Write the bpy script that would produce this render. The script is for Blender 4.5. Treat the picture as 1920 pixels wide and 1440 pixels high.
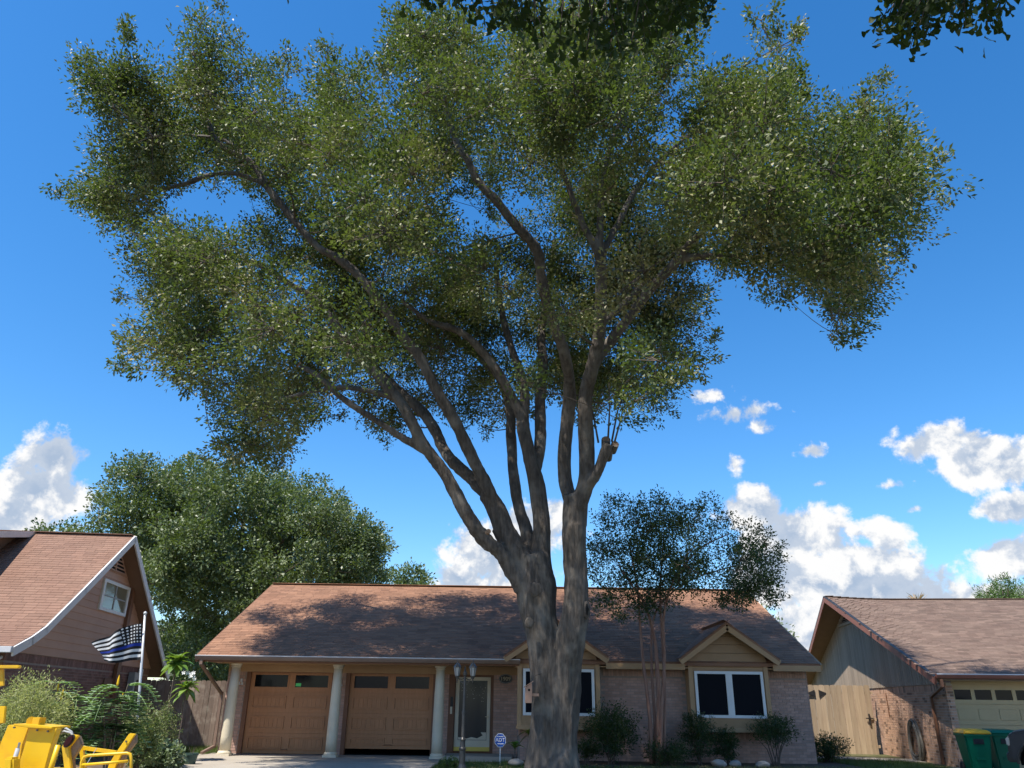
import bpy, bmesh, math, random
import numpy as np
from mathutils import Vector, Matrix, noise as mnoise
random.seed(7); RNG = np.random.default_rng(11)
for o in list(bpy.data.objects): bpy.data.objects.remove(o)
SC = bpy.context.scene; COL = SC.collection
# ------------------------------------------------------------------ camera
F = 1442.0; PITCH = math.radians(22.6); ROLL = math.radians(0.8); CZ = 1.44
CAMR = Matrix.Rotation(math.pi/2+PITCH, 3, 'X') @ Matrix.Rotation(ROLL, 3, 'Z')
cam = bpy.data.cameras.new('camera'); camo = bpy.data.objects.new('camera', cam); COL.objects.link(camo)
camo.matrix_world = Matrix.Translation((0, 0, CZ)) @ CAMR.to_4x4()
cam.sensor_fit = 'HORIZONTAL'; cam.sensor_width = 36.0; cam.lens = F/1920*36; cam.clip_start = 0.1; cam.clip_end = 5000
SC.camera = camo
SC.cycles.max_bounces = 4; SC.cycles.diffuse_bounces = 2; SC.cycles.transmission_bounces = 2; SC.cycles.glossy_bounces = 2
CM = np.array(CAMR)
def ray(x, y): return CM @ np.array([(x-960)/F, -(y-720)/F, -1.0])
def P(x, y, Y): d = ray(x, y); p = d*(Y/d[1]); return Vector((p[0], p[1], p[2]+CZ))
def proj(pts):
    q = (np.asarray(pts, float)-np.array([0, 0, CZ])) @ CM
    return np.stack([960+F*q[:, 0]/-q[:, 2], 720-F*q[:, 1]/-q[:, 2]], 1)
def mpp(Y, y): d = ray(960, y); return Y/d[1]/F     # metres per photo pixel at depth Y
# ------------------------------------------------------------------ sky, sun, exposure
SUN = Vector((-0.41, -0.35, 1.0)).normalized()
W = bpy.data.worlds.new('World'); SC.world = W; W.use_nodes = True
def world():
    nt = W.node_tree; N = nt.nodes; L = nt.links; N.clear()
    def nd(t, **k):
        n = N.new(t)
        for a, b in k.items(): setattr(n, a, b)
        return n
    def math_(op, a, b=None, c=None, clamp=False):
        n = nd('ShaderNodeMath', operation=op, use_clamp=clamp)
        for i, v in enumerate((a, b, c)):
            if v is None: continue
            if isinstance(v, (int, float)): n.inputs[i].default_value = v
            else: L.new(v, n.inputs[i])
        return n.outputs[0]
    def vm(op, a, b):
        n = nd('ShaderNodeVectorMath', operation=op)
        for i, v in enumerate((a, b)):
            if isinstance(v, (tuple, list)): n.inputs[i].default_value = v
            elif v is not None: L.new(v, n.inputs[i])
        return n
    sky = nd('ShaderNodeTexSky', sky_type='NISHITA'); sky.sun_disc = False
    sky.sun_elevation = math.asin(SUN.z); sky.sun_rotation = math.atan2(SUN.x, SUN.y)
    sky.altitude = 0; sky.air_density = SKY_AIR; sky.dust_density = SKY_DUST; sky.ozone_density = SKY_OZ
    tc = nd('ShaderNodeTexCoord'); sep = nd('ShaderNodeSeparateXYZ'); L.new(tc.outputs['Generated'], sep.inputs[0])
    az = math_('ARCTAN2', sep.outputs[0], sep.outputs[1]); el = math_('ARCSINE', sep.outputs[2])
    cmb = nd('ShaderNodeCombineXYZ'); L.new(az, cmb.inputs[0]); L.new(el, cmb.inputs[1])
    blobs = [(70,925,95,70,1.2),(105,862,55,42,1.15),(20,960,90,60,1.2),(30,1000,150,45,1),(940,1040,110,80,1.2),(1000,1000,80,65,1.2),(870,1085,75,32,1),(1045,955,30,38,1),
      (1410,955,75,45,1.2),(1500,1000,105,65,1.25),(1560,1085,160,70,1.2),(1660,1110,160,50,1.1),(1440,1080,85,90,1.3),(1500,1180,160,60,1.1),(1662,1000,40,38,.9),(1885,1050,75,42,1),(1800,1125,160,38,.85),
      (1755,828,75,36,1.1),(1855,860,95,48,1.25),(1905,950,50,28,.9),(1375,778,70,26,.62),(1425,800,32,20,.68),(1377,872,20,26,.7),(1520,845,36,16,.62),(1535,907,34,9,.62),(1672,910,40,11,.62),(1718,955,32,11,.66),(1325,745,36,16,.56)]
    nz = {}
    def dens(off, blob=None):
        v = vm('ADD', cmb.outputs[0], (off[0], off[1], 0)).outputs[0]
        n1 = nd('ShaderNodeTexNoise'); n1.inputs['Scale'].default_value = 15; n1.inputs['Detail'].default_value = 9; n1.inputs['Roughness'].default_value = .62
        n1.inputs['Distortion'].default_value = .25
        L.new(v, n1.inputs['Vector'])
        cur = blob
        for (x, y, rx, ry, w) in (blobs if blob is None else []):
            d = ray(x, y); d = d/np.linalg.norm(d); a = math.atan2(d[0], d[1]); e = math.asin(d[2])
            k = 1.0/F*.93
            q = vm('SUBTRACT', v, (a, e, 0)).outputs[0]
            q = vm('MULTIPLY', q, (1/(rx*k*1.25), 1/(ry*k*1.25), 0)).outputs[0]
            ln = nd('ShaderNodeVectorMath', operation='LENGTH'); L.new(q, ln.inputs[0])
            b = math_('MULTIPLY_ADD', ln.outputs['Value'], -w, w)
            cur = b if cur is None else math_('MAXIMUM', cur, b)
        if blob is not None:
            n3 = nd('ShaderNodeTexNoise'); n3.inputs['Scale'].default_value = 48; n3.inputs['Detail'].default_value = 3; L.new(v, n3.inputs['Vector'])
            return math_('MULTIPLY_ADD', math_('SUBTRACT', n3.outputs[0], .5), .8, math_('MULTIPLY_ADD', math_('SUBTRACT', n1.outputs[0], .5), 2.5, cur))
        # the rest of the sky: the same scattered low cumulus all round, outside the frame too
        n2 = nd('ShaderNodeTexNoise'); n2.inputs['Scale'].default_value = 3.2; n2.inputs['Detail'].default_value = 2; L.new(v, n2.inputs['Vector'])
        s = nd('ShaderNodeSeparateXYZ'); L.new(v, s.inputs[0])
        side = math_('MULTIPLY', math_('SUBTRACT', math_('ABSOLUTE', s.outputs[0]), .75), 5, clamp=True)
        low = math_('MULTIPLY', math_('SUBTRACT', .42, s.outputs[1]), 5, clamp=True)
        gm = math_('MULTIPLY', side, low); g = math_('SUBTRACT', math_('MULTIPLY', math_('MULTIPLY_ADD', n2.outputs[0], 2.6, .0), gm), .9)
        cur = math_('MAXIMUM', cur, g)
        cur = math_('MAXIMUM', cur, -.9); nz['blob'] = cur
        n3 = nd('ShaderNodeTexNoise'); n3.inputs['Scale'].default_value = 48; n3.inputs['Detail'].default_value = 5; n3.inputs['Roughness'].default_value = .6; L.new(v, n3.inputs['Vector'])
        return math_('MULTIPLY_ADD', math_('SUBTRACT', n3.outputs[0], .5), .8, math_('MULTIPLY_ADD', math_('SUBTRACT', n1.outputs[0], .5), 2.5, cur))
    d0 = dens((0, 0)); d1 = dens((-.018, .03), nz['blob'])
    def smooth(v, lo, hi):
        m = nd('ShaderNodeMapRange', interpolation_type='SMOOTHSTEP'); L.new(v, m.inputs[0])
        m.inputs[1].default_value = lo; m.inputs[2].default_value = hi; return m.outputs[0]
    cov = smooth(d0, .16, .56)
    lit = smooth(math_('SUBTRACT', d0, d1), -.22, .34)
    thick = smooth(d0, .5, 1.15)
    lit = math_('MULTIPLY_ADD', thick, -.25, math_('ADD', lit, .24), clamp=True)
    cc = nd('ShaderNodeMix', data_type='RGBA'); L.new(lit, cc.inputs[0]); cc.inputs[6].default_value = (.42, .53, .70, 1); cc.inputs[7].default_value = (1.0, 1.0, 1.0, 1)
    bg = nd('ShaderNodeBackground'); bg.inputs[1].default_value = SKY_STR
    hs = nd('ShaderNodeHueSaturation'); hs.inputs['Saturation'].default_value = SKY_SAT; L.new(sky.outputs[0], hs.inputs['Color']); L.new(hs.outputs[0], bg.inputs[0])
    bc = nd('ShaderNodeBackground'); bc.inputs[1].default_value = CLOUD_STR; L.new(cc.outputs[2], bc.inputs[0])
    mx = nd('ShaderNodeMixShader'); L.new(cov, mx.inputs[0]); L.new(bg.outputs[0], mx.inputs[1]); L.new(bc.outputs[0], mx.inputs[2])
    out = nd('ShaderNodeOutputWorld'); L.new(mx.outputs[0], out.inputs[0])
SKY_STR = .15; SKY_AIR = 1.0; SKY_DUST = .25; SKY_OZ = 4.0; SKY_SAT = 1.3; CLOUD_STR = .66
world()
sl = bpy.data.lights.new('sun', 'SUN'); sl.energy = 5.0; sl.angle = math.radians(.55); sl.color = (1, .95, .86)
so = bpy.data.objects.new('sun', sl); COL.objects.link(so); so.rotation_euler = SUN.to_track_quat('Z', 'Y').to_euler(); so.location = (-10, -6, 30)
vs = SC.view_settings; vs.view_transform = 'Standard'; vs.look = 'None'; vs.exposure = 0.6; vs.gamma = 1; vs.use_curve_mapping = False
# ------------------------------------------------------------------ materials
def mat(name, c1, c2=None, scale=4, rough=.8, bump=0, bscale=30, stretch=(1, 1, 1), tint=0, metal=0, spec=.4, coat=0, c3=None, c3amt=.35, c3scale=1.3, detail=5):
    m = bpy.data.materials.new(name); m.use_nodes = True; nt = m.node_tree; N = nt.nodes; L = nt.links
    b = N['Principled BSDF']; b.inputs['Roughness'].default_value = rough; b.inputs['Metallic'].default_value = metal
    b.inputs['Specular IOR Level'].default_value = spec; b.inputs['Coat Weight'].default_value = coat
    geo = N.new('ShaderNodeNewGeometry'); mp = N.new('ShaderNodeMapping'); mp.inputs['Scale'].default_value = stretch
    L.new(geo.outputs['Position'], mp.inputs[0])
    no = N.new('ShaderNodeTexNoise'); no.inputs['Scale'].default_value = scale; no.inputs['Detail'].default_value = detail; no.inputs['Roughness'].default_value = .6
    L.new(mp.outputs[0], no.inputs['Vector'])
    mr = N.new('ShaderNodeMapRange'); mr.inputs[1].default_value = .3; mr.inputs[2].default_value = .7; L.new(no.outputs[0], mr.inputs[0])
    mx = N.new('ShaderNodeMix'); mx.data_type = 'RGBA'; L.new(mr.outputs[0], mx.inputs[0])
    mx.inputs[6].default_value = (*c1, 1); mx.inputs[7].default_value = (*(c2 or c1), 1); col = mx.outputs[2]
    if c3:
        n3 = N.new('ShaderNodeTexNoise'); n3.inputs['Scale'].default_value = c3scale; n3.inputs['Detail'].default_value = 4; L.new(geo.outputs['Position'], n3.inputs['Vector'])
        r3 = N.new('ShaderNodeMapRange'); r3.inputs[1].default_value = .5; r3.inputs[2].default_value = .68; r3.inputs[4].default_value = c3amt; L.new(n3.outputs[0], r3.inputs[0])
        m3 = N.new('ShaderNodeMix'); m3.data_type = 'RGBA'; L.new(r3.outputs[0], m3.inputs[0]); L.new(col, m3.inputs[6]); m3.inputs[7].default_value = (*c3, 1); col = m3.outputs[2]
    if tint:
        at = N.new('ShaderNodeAttribute'); at.attribute_name = 'tint'
        ma = N.new('ShaderNodeMath'); ma.operation = 'MULTIPLY_ADD'; ma.inputs[1].default_value = tint; ma.inputs[2].default_value = 1-tint/2; L.new(at.outputs['Fac'], ma.inputs[0])
        vv = N.new('ShaderNodeVectorMath'); vv.operation = 'SCALE'; L.new(col, vv.inputs[0]); L.new(ma.outputs[0], vv.inputs['Scale']); col = vv.outputs[0]
    L.new(col, b.inputs['Base Color'])
    if bump:
        nb = N.new('ShaderNodeTexNoise'); nb.inputs['Scale'].default_value = bscale; nb.inputs['Detail'].default_value = 6; L.new(mp.outputs[0], nb.inputs['Vector'])
        bp = N.new('ShaderNodeBump'); bp.inputs['Strength'].default_value = bump; bp.inputs['Distance'].default_value = .02; L.new(nb.outputs[0], bp.inputs['Height']); L.new(bp.outputs[0], b.inputs['Normal'])
    return m
def leafmat(name, cols, rough=.42, trans=.3, tcol=(.16, .24, .03), spec=.5):
    m = bpy.data.materials.new(name); m.use_nodes = True; nt = m.node_tree; N = nt.nodes; L = nt.links
    b = N['Principled BSDF']; b.inputs['Roughness'].default_value = rough; b.inputs['Specular IOR Level'].default_value = spec
    at = N.new('ShaderNodeAttribute'); at.attribute_name = 'tint'
    r = N.new('ShaderNodeValToRGB'); L.new(at.outputs['Fac'], r.inputs[0]); e = r.color_ramp.elements
    while len(e) < len(cols): e.new(.5)
    for i, c in enumerate(cols): e[i].position = i/(len(cols)-1); e[i].color = (*c, 1)
    L.new(r.outputs[0], b.inputs['Base Color'])
    t = N.new('ShaderNodeBsdfTranslucent'); t.inputs[0].default_value = (*tcol, 1)
    mx = N.new('ShaderNodeMixShader'); mx.inputs[0].default_value = trans
    L.new(b.outputs[0], mx.inputs[1]); L.new(t.outputs[0], mx.inputs[2]); L.new(mx.outputs[0], N['Material Output'].inputs[0])
    return m
def glassmat(name, c, rough=.05, spec=.6):
    m = bpy.data.materials.new(name); m.use_nodes = True; b = m.node_tree.nodes['Principled BSDF']
    b.inputs['Base Color'].default_value = (*c, 1); b.inputs['Roughness'].default_value = rough; b.inputs['Specular IOR Level'].default_value = spec; return m
M = {}
def dm(k, *a, **kw): M[k] = mat(k, *a, **kw)
dm('brick_rose', (.44, .27, .21), (.52, .34, .27), scale=9, rough=.9, bump=.3, bscale=60, tint=.28)
dm('brick_mix', (.46, .26, .17), (.56, .36, .25), scale=3, rough=.9, bump=.4, bscale=60, tint=1.1)
dm('brick_left', (.20, .105, .085), (.27, .16, .13), scale=6, rough=.9, bump=.4, bscale=60, tint=.5)
dm('mortar', (.36, .30, .26), (.28, .23, .20), scale=12, rough=.95, bump=.3)
dm('mortar_pale', (.60, .54, .45), (.52, .46, .38), scale=12, rough=.95, bump=.3)
dm('shingle_main', (.235, .118, .070), (.31, .165, .10), scale=.8, rough=.92, bump=.3, bscale=120, tint=.42)
dm('shingle_left', (.225, .125, .088), (.265, .155, .11), scale=1.2, rough=.92, bump=.5, bscale=120, tint=.32)
dm('shingle_right', (.155, .10, .075), (.205, .14, .105), scale=1.2, rough=.92, bump=.5, bscale=120, tint=.55)
dm('tan_trim', (.42, .255, .13), (.47, .295, .155), scale=3, rough=.6, bump=.1)
dm('tan_board', (.36, .215, .105), (.41, .25, .13), scale=3, rough=.65, bump=.1, tint=.14)
dm('brown_trim', (.17, .075, .04), (.21, .10, .055), scale=4, rough=.6)
dm('gutter', (.20, .13, .095), (.24, .16, .12), scale=3, rough=.45, spec=.5)
dm('door_wood', (.40, .18, .075), (.47, .22, .10), scale=3, rough=.5, stretch=(6, 6, .6), tint=.12)
dm('cream', (.70, .62, .47), (.62, .54, .40), scale=2, rough=.6, bump=.1)
dm('white_paint', (.78, .78, .76), (.70, .70, .68), scale=3, rough=.5)
dm('white_fascia', (.72, .70, .70), (.62, .60, .60), scale=3, rough=.55)
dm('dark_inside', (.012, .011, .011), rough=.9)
dm('siding_left', (.47, .275, .19), (.52, .315, .22), scale=1.5, rough=.7, tint=.12, bump=.1)
dm('siding_right', (.42, .33, .25), (.30, .23, .17), scale=2.5, rough=.8, stretch=(5, 5, .5), tint=.3, bump=.25)
dm('rust_fascia', (.30, .115, .075), (.24, .09, .06), scale=3, rough=.6)
dm('soffit_brown', (.25, .15, .10), (.21, .125, .085), scale=2, rough=.8)
dm('fence_grey', (.25, .19, .15), (.185, .135, .105), scale=2.5, rough=.9, stretch=(7, 7, .5), tint=.5, bump=.3, bscale=20, c3=(.40, .34, .28), c3amt=.6, c3scale=5)
dm('fence_tan', (.46, .35, .235), (.36, .26, .17), scale=2.5, rough=.9, stretch=(7, 7, .5), tint=.4, bump=.3, bscale=20)
dm('concrete', (.40, .355, .295), (.34, .295, .24), scale=1.2, rough=.9, bump=.25, bscale=80, c3=(.33, .28, .23), c3amt=.5, c3scale=.9)
dm('asphalt', (.05, .05, .05), (.07, .07, .068), scale=20, rough=.9, bump=.4)
dm('soil', (.09, .06, .04), (.14, .095, .06), scale=8, rough=1, bump=.6)
dm('ground', (.075, .085, .03), (.11, .10, .045), scale=1.4, rough=1, bump=.6, bscale=25)
dm('bark', (.165, .138, .115), (.062, .05, .041), scale=3.0, rough=.97, stretch=(5, 5, .8), bump=1.0, bscale=9, c3=(.23, .205, .175), c3amt=.75, c3scale=2.0, detail=9)
dm('bark_dark', (.10, .075, .06), (.16, .125, .10), scale=6, rough=.95, bump=.6)
dm('bark_red', (.20, .085, .055), (.34, .20, .145), scale=4, rough=.6, stretch=(4, 4, .6), bump=.2)
dm('cut_wood', (.30, .20, .13), (.20, .13, .09), scale=12, rough=.9)
dm('yellow', (.80, .50, .010), (.72, .43, .012), scale=3, rough=.38, spec=.5, c3=(.52, .30, .03), c3amt=.5, c3scale=3)
dm('black_metal', (.022, .021, .021), (.035, .033, .032), scale=8, rough=.45)
dm('bronze', (.085, .08, .075), (.13, .12, .11), scale=8, rough=.4, metal=.4)
dm('rubber', (.025, .025, .025), rough=.8)
dm('hose', (.16, .145, .12), (.21, .19, .16), scale=5, rough=.6)
dm('steel', (.45, .45, .45), (.36, .36, .36), rough=.3, metal=.8)
dm('pole_metal', (.66, .66, .66), (.58, .58, .58), rough=.35, metal=.3)
dm('bin_green', (.0, .155, .075), (.0, .13, .065), scale=3, rough=.42)
dm('bin_yellow', (.75, .40, .015), rough=.45)
dm('car_paint', (.020, .024, .032), rough=.35, spec=.35, coat=.15)
dm('garage_cream', (.50, .38, .20), (.46, .345, .18), scale=2, rough=.55)
dm('clay', (.42, .20, .13), (.36, .165, .105), rough=.85, bump=.2)
dm('pot_green', (.045, .085, .07), rough=.5)
dm('birdhouse', (.55, .32, .22), (.48, .27, .18), scale=8, rough=.8)
dm('stone', (.30, .27, .24), (.40, .37, .33), scale=5, rough=.95, bump=.4)
dm('sticker', (.12, .75, .22), rough=.5)
dm('plaque', (.012, .014, .013), rough=.4)
dm('gold', (.55, .46, .30), rough=.45)
dm('sign_blue', (.02, .09, .42), rough=.4)
dm('sign_white', (.85, .85, .85), rough=.4)
dm('brass', (.70, .52, .10), rough=.4)
dm('thatch', (.42, .30, .17), (.33, .22, .12), rough=1)
dm('mesh_steel', (.20, .13, .09), (.28, .20, .13), scale=60, rough=.7)
dm('grey_box', (.38, .39, .39), (.33, .34, .34), rough=.6)
dm('flower', (.85, .48, .01), rough=.6)
dm('plumeria_white', (.85, .83, .78), rough=.6)
M['glass_dark'] = glassmat('glass_dark', (.008, .009, .011), .10, .2)
M['screen'] = glassmat('screen', (.007, .008, .012), .6, .08)
M['glass_pale'] = glassmat('glass_pale', (.20, .18, .12), .06)
M['lantern_glass'] = glassmat('lantern_glass', (.42, .42, .40), .12)
M['lens_dark'] = glassmat('lens_dark', (.035, .004, .006), .1)
M['door_glass'] = glassmat('door_glass', (.03, .036, .043), .12, .25)
M['oak'] = leafmat('oak_leaf', [(.040, .064, .022), (.105, .132, .046), (.20, .205, .078), (.33, .285, .135)], rough=.52, trans=.24, spec=.38)
M['far_leaf'] = leafmat('far_leaf', [(.075, .11, .05), (.14, .185, .08), (.22, .255, .12)], rough=.45, trans=.25)
M['myrtle'] = leafmat('myrtle_leaf', [(.018, .040, .016), (.038, .070, .025), (.085, .12, .04)], rough=.42, trans=.25)
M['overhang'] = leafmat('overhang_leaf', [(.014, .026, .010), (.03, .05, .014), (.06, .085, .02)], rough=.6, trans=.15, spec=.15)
M['shrub_dark'] = leafmat('shrub_dark_leaf', [(.012, .028, .010), (.030, .058, .018), (.06, .095, .028)], rough=.42, trans=.25)
M['shrub_fine'] = leafmat('shrub_fine_leaf', [(.22, .26, .09), (.40, .42, .17), (.55, .52, .27)], rough=.6, trans=.4, tcol=(.4, .45, .12))
M['senna'] = leafmat('senna_leaf', [(.14, .25, .09), (.27, .40, .19), (.42, .54, .34)], rough=.45, trans=.3, tcol=(.2, .35, .04))
M['weed'] = leafmat('weed_leaf', [(.10, .15, .05), (.20, .24, .09), (.34, .30, .15)], rough=.6, trans=.3)
M['silver'] = leafmat('silver_leaf', [(.12, .17, .09), (.22, .28, .16), (.32, .38, .25)], rough=.55, trans=.25)
M['plumeria'] = leafmat('plumeria_leaf', [(.05, .13, .03), (.12, .22, .04), (.20, .30, .06)], rough=.4, trans=.3, tcol=(.25, .4, .03))
M['grass'] = leafmat('grass_blade', [(.05, .09, .02), (.09, .15, .035), (.17, .20, .06)], rough=.6, trans=.3)
M['pine'] = leafmat('pine_needle', [(.05, .10, .02), (.09, .16, .035), (.14, .21, .05)], rough=.6, trans=.2)
M['frond'] = leafmat('dry_frond', [(.30, .20, .10), (.42, .29, .15)], rough=.8, trans=.2)
# ------------------------------------------------------------------ builders
ORG = {}
def tag(o, label=None, cat=None, group=None, kind=None):
    if label: o['label'] = label
    if cat: o['category'] = cat
    if group: o['group'] = group
    if kind: o['kind'] = kind
    return o
def thing(name, label, cat, loc=(0, 0, 0), rotz=0, group=None, local=False):
    o = bpy.data.objects.new(name, None); COL.objects.link(o); o.location = loc; o.rotation_euler = (0, 0, rotz); o.empty_display_size = .2
    ORG[o] = Vector((0, 0, 0)) if local else Vector(loc)
    return tag(o, label, cat, group)
def link(name, me, m, parent, smooth=False):
    o = bpy.data.objects.new(name, me); COL.objects.link(o)
    if m is not None and not me.materials: me.materials.append(M[m] if isinstance(m, str) else m)
    if parent is not None: o.parent = parent; ORG[o] = ORG[parent]
    else: ORG[o] = Vector((0, 0, 0))
    if smooth: me.shade_smooth()
    return o
class MB:
    def __init__(s): s.v = []; s.f = []; s.t = []
    def add(s, vs, fs, t=.5):
        n = len(s.v); s.v += [tuple(v) for v in vs]; s.f += [tuple(i+n for i in f) for f in fs]; s.t += [t]*len(fs); return s
    def box(s, c, sz, rot=None, t=.5):
        c = Vector(c); hx, hy, hz = sz[0]/2, sz[1]/2, sz[2]/2
        vs = [Vector((x, y, z)) for x in (-hx, hx) for y in (-hy, hy) for z in (-hz, hz)]
        if rot is not None: vs = [rot @ v for v in vs]
        return s.add([c+v for v in vs], [(0, 1, 3, 2), (4, 6, 7, 5), (0, 4, 5, 1), (2, 3, 7, 6), (0, 2, 6, 4), (1, 5, 7, 3)], t)
    def bb(s, x0, x1, y0, y1, z0, z1, t=.5): return s.box(((x0+x1)/2, (y0+y1)/2, (z0+z1)/2), (abs(x1-x0), abs(y1-y0), abs(z1-z0)), None, t)
    def bar(s, a, b, w, h, up=(0, 0, 1)):
        a = Vector(a); b = Vector(b); d = (b-a); l = d.length; d.normalize(); u = Vector(up); x = d.cross(u)
        if x.length < 1e-4: x = Vector((1, 0, 0))
        x.normalize(); u = x.cross(d); R = Matrix((x, d, u)).transposed(); return s.box((a+b)/2, (w, l, h), R)
    def tube(s, pts, rad, n=8, cap=True, t=.5):
        pts = [Vector(p) for p in pts]
        if not hasattr(rad, '__len__'): rad = [rad]*len(pts)
        d0 = (pts[1]-pts[0]).normalized(); ref = Vector((0, 0, 1)) if abs(d0.z) < .9 else Vector((1, 0, 0)); x = d0.cross(ref).normalized()
        vs = []; fs = []
        for i, p in enumerate(pts):
            d = (pts[min(i+1, len(pts)-1)]-pts[max(i-1, 0)]).normalized(); x = (x-d*x.dot(d)).normalized(); y = d.cross(x)
            for k in range(n): a = 2*math.pi*k/n; vs.append(p+(x*math.cos(a)+y*math.sin(a))*rad[i])
        for i in range(len(pts)-1):
            for k in range(n): a = i*n+k; b = i*n+(k+1) % n; fs.append((a, b, b+n, a+n))
        if cap: fs.append(tuple(reversed(range(n)))); fs.append(tuple(range(len(pts)*n-n, len(pts)*n)))
        return s.add(vs, fs, t)
    def lathe(s, c, prof, n=16, t=.5):
        c = Vector(c); vs = []; fs = []
        for (r, z) in prof:
            for k in range(n): a = 2*math.pi*k/n; vs.append(c+Vector((r*math.cos(a), r*math.sin(a), z)))
        for i in range(len(prof)-1):
            for k in range(n): a = i*n+k; b = i*n+(k+1) % n; fs.append((a, b, b+n, a+n))
        fs.append(tuple(reversed(range(n)))); fs.append(tuple(range(len(prof)*n-n, len(prof)*n)))
        return s.add(vs, fs, t)
    def prism(s, poly, ext, t=.5):
        n = len(poly); ext = Vector(ext); vs = [Vector(p) for p in poly]+[Vector(p)+ext for p in poly]
        return s.add(vs, [tuple(range(n)), tuple(reversed(range(n, 2*n)))]+[(i, i+n, (i+1) % n+n, (i+1) % n) for i in range(n)], t)
    def build(s, name, m, parent=None, smooth=False, bevel=0):
        og = ORG[parent] if parent is not None else Vector((0, 0, 0))
        me = bpy.data.meshes.new(name); me.from_pydata([tuple(Vector(v)-og) for v in s.v], [], s.f)
        a = me.attributes.new('tint', 'FLOAT', 'FACE'); a.data.foreach_set('value', s.t)
        bm = bmesh.new(); bm.from_mesh(me); bmesh.ops.recalc_face_normals(bm, faces=bm.faces)
        if bevel: bmesh.ops.bevel(bm, geom=list(bm.edges), offset=bevel, segments=2, affect='EDGES', clamp_overlap=True)
        bm.to_mesh(me); bm.free()
        return link(name, me, m, parent, smooth)
def npmesh(name, verts, faces, tints, m, parent, flat=False):
    """verts (n,3) world, faces (k,q) int array"""
    og = np.array(ORG[parent]) if parent is not None else np.zeros(3)
    me = bpy.data.meshes.new(name); v = (np.asarray(verts, np.float32)-og.astype(np.float32)); f = np.asarray(faces, np.int32); q = f.shape[1]
    me.vertices.add(len(v)); me.vertices.foreach_set('co', v.ravel())
    me.loops.add(f.size); me.loops.foreach_set('vertex_index', f.ravel())
    me.polygons.add(len(f)); me.polygons.foreach_set('loop_start', np.arange(0, f.size, q, dtype=np.int32))
    a = me.attributes.new('tint', 'FLOAT', 'FACE'); a.data.foreach_set('value', np.asarray(tints, np.float32))
    me.update(calc_edges=True)
    if flat: me.shade_flat()
    return link(name, me, m, parent)
CUBE = np.array([(x, y, z) for x in (-.5, .5) for y in (-.5, .5) for z in (-.5, .5)], float)
CF = np.array([(0, 1, 3, 2), (4, 6, 7, 5), (0, 4, 5, 1), (2, 3, 7, 6), (0, 2, 6, 4), (1, 5, 7, 3)])
_cubes = {}
def cubemesh(name, m, ti):
    k = (name, m, ti)
    if k not in _cubes:
        me = bpy.data.meshes.new(name); me.from_pydata(CUBE.tolist(), [], CF.tolist()); a = me.attributes.new('tint', 'FLOAT', 'FACE'); a.data.foreach_set('value', [ti/7]*6); me.materials.append(M[m]); _cubes[k] = me
    return _cubes[k]
def pieces(name, rest, items, m, parent, limit=300, key=None):
    """items: (centre, size, rot3 or None, tint) in the parent's own space; the largest in view become objects, the rest one joined part"""
    og = ORG[parent]; par = parent
    while par.parent: par = par.parent
    mw = Matrix.Translation(par.location) @ Matrix.Rotation(par.rotation_euler.z, 4, 'Z') if og.length == 0 else Matrix.Identity(4)
    if key is None: key = lambda it: (mw @ Vector(it[0])-Vector((0, 0, CZ))).length
    def infr(it):
        q = proj([mw @ Vector(it[0])])[0]; return 0 if (0 <= q[0] <= 1920 and 0 <= q[1] <= 1440) else 1
    items = sorted(items, key=lambda it: (infr(it), key(it)))
    for (c, sz, rot, t) in items[:limit]:
        o = bpy.data.objects.new(name, cubemesh(name, m, int(max(0, min(7, round(t*7)))))); COL.objects.link(o); o.parent = parent
        R = rot if rot is not None else Matrix.Identity(3)
        o.matrix_local = Matrix.Translation(Vector(c)-og) @ R.to_4x4() @ Matrix.Diagonal((*sz, 1))
    R_ = items[limit:]
    if R_:
        V = []; T = []
        for (c, sz, rot, t) in R_:
            v = CUBE*np.array(sz)
            if rot is not None: v = v @ np.array(rot).T
            V.append(v+np.array(c)); T += [t]*6
        n = len(R_); fs = (CF[None]+(np.arange(n)*8)[:, None, None]).reshape(-1, 4)
        o = npmesh(rest, np.concatenate(V), fs, T, m, parent, flat=True); o['kind'] = 'stuff'
def bricks(items, a0, a1, z0, z1, place, soldier=0, L=.2, H=.064, J=.011, dep=.03, tf=None, skip=None):
    """running bond on a wall strip; place(a,z) -> (centre, rot)"""
    tf = tf or (lambda: random.random())
    zt = z1-soldier; z = z0; r = 0
    while z+H <= zt+.004:
        a = a0-(L/2+J/2 if r % 2 else 0)
        while a < a1-.02:
            b0, b1 = max(a, a0), min(a+L, a1)
            if b1-b0 > .03 and not (skip and skip((b0+b1)/2, z+H/2)):
                c, rot = place((b0+b1)/2, z+H/2); items.append((c, (b1-b0, dep, H), rot, tf()))
            a += L+J
        z += H+J; r += 1
    if soldier:
        a = a0
        while a < a1-.03:
            b1 = min(a+.066, a1)
            if not (skip and skip((a+b1)/2, zt+soldier/2)):
                c, rot = place((a+b1)/2, zt+soldier/2+.004); items.append((c, (b1-a, dep, soldier-.012), rot, tf()))
            a += .077
def inpoly(p, poly):
    x, y = p; c = False; n = len(poly)
    for i in range(n):
        x1, y1 = poly[i]; x2, y2 = poly[i-1]
        if (y1 > y) != (y2 > y) and x < (x2-x1)*(y-y1)/(y2-y1)+x1: c = not c
    return c
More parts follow.
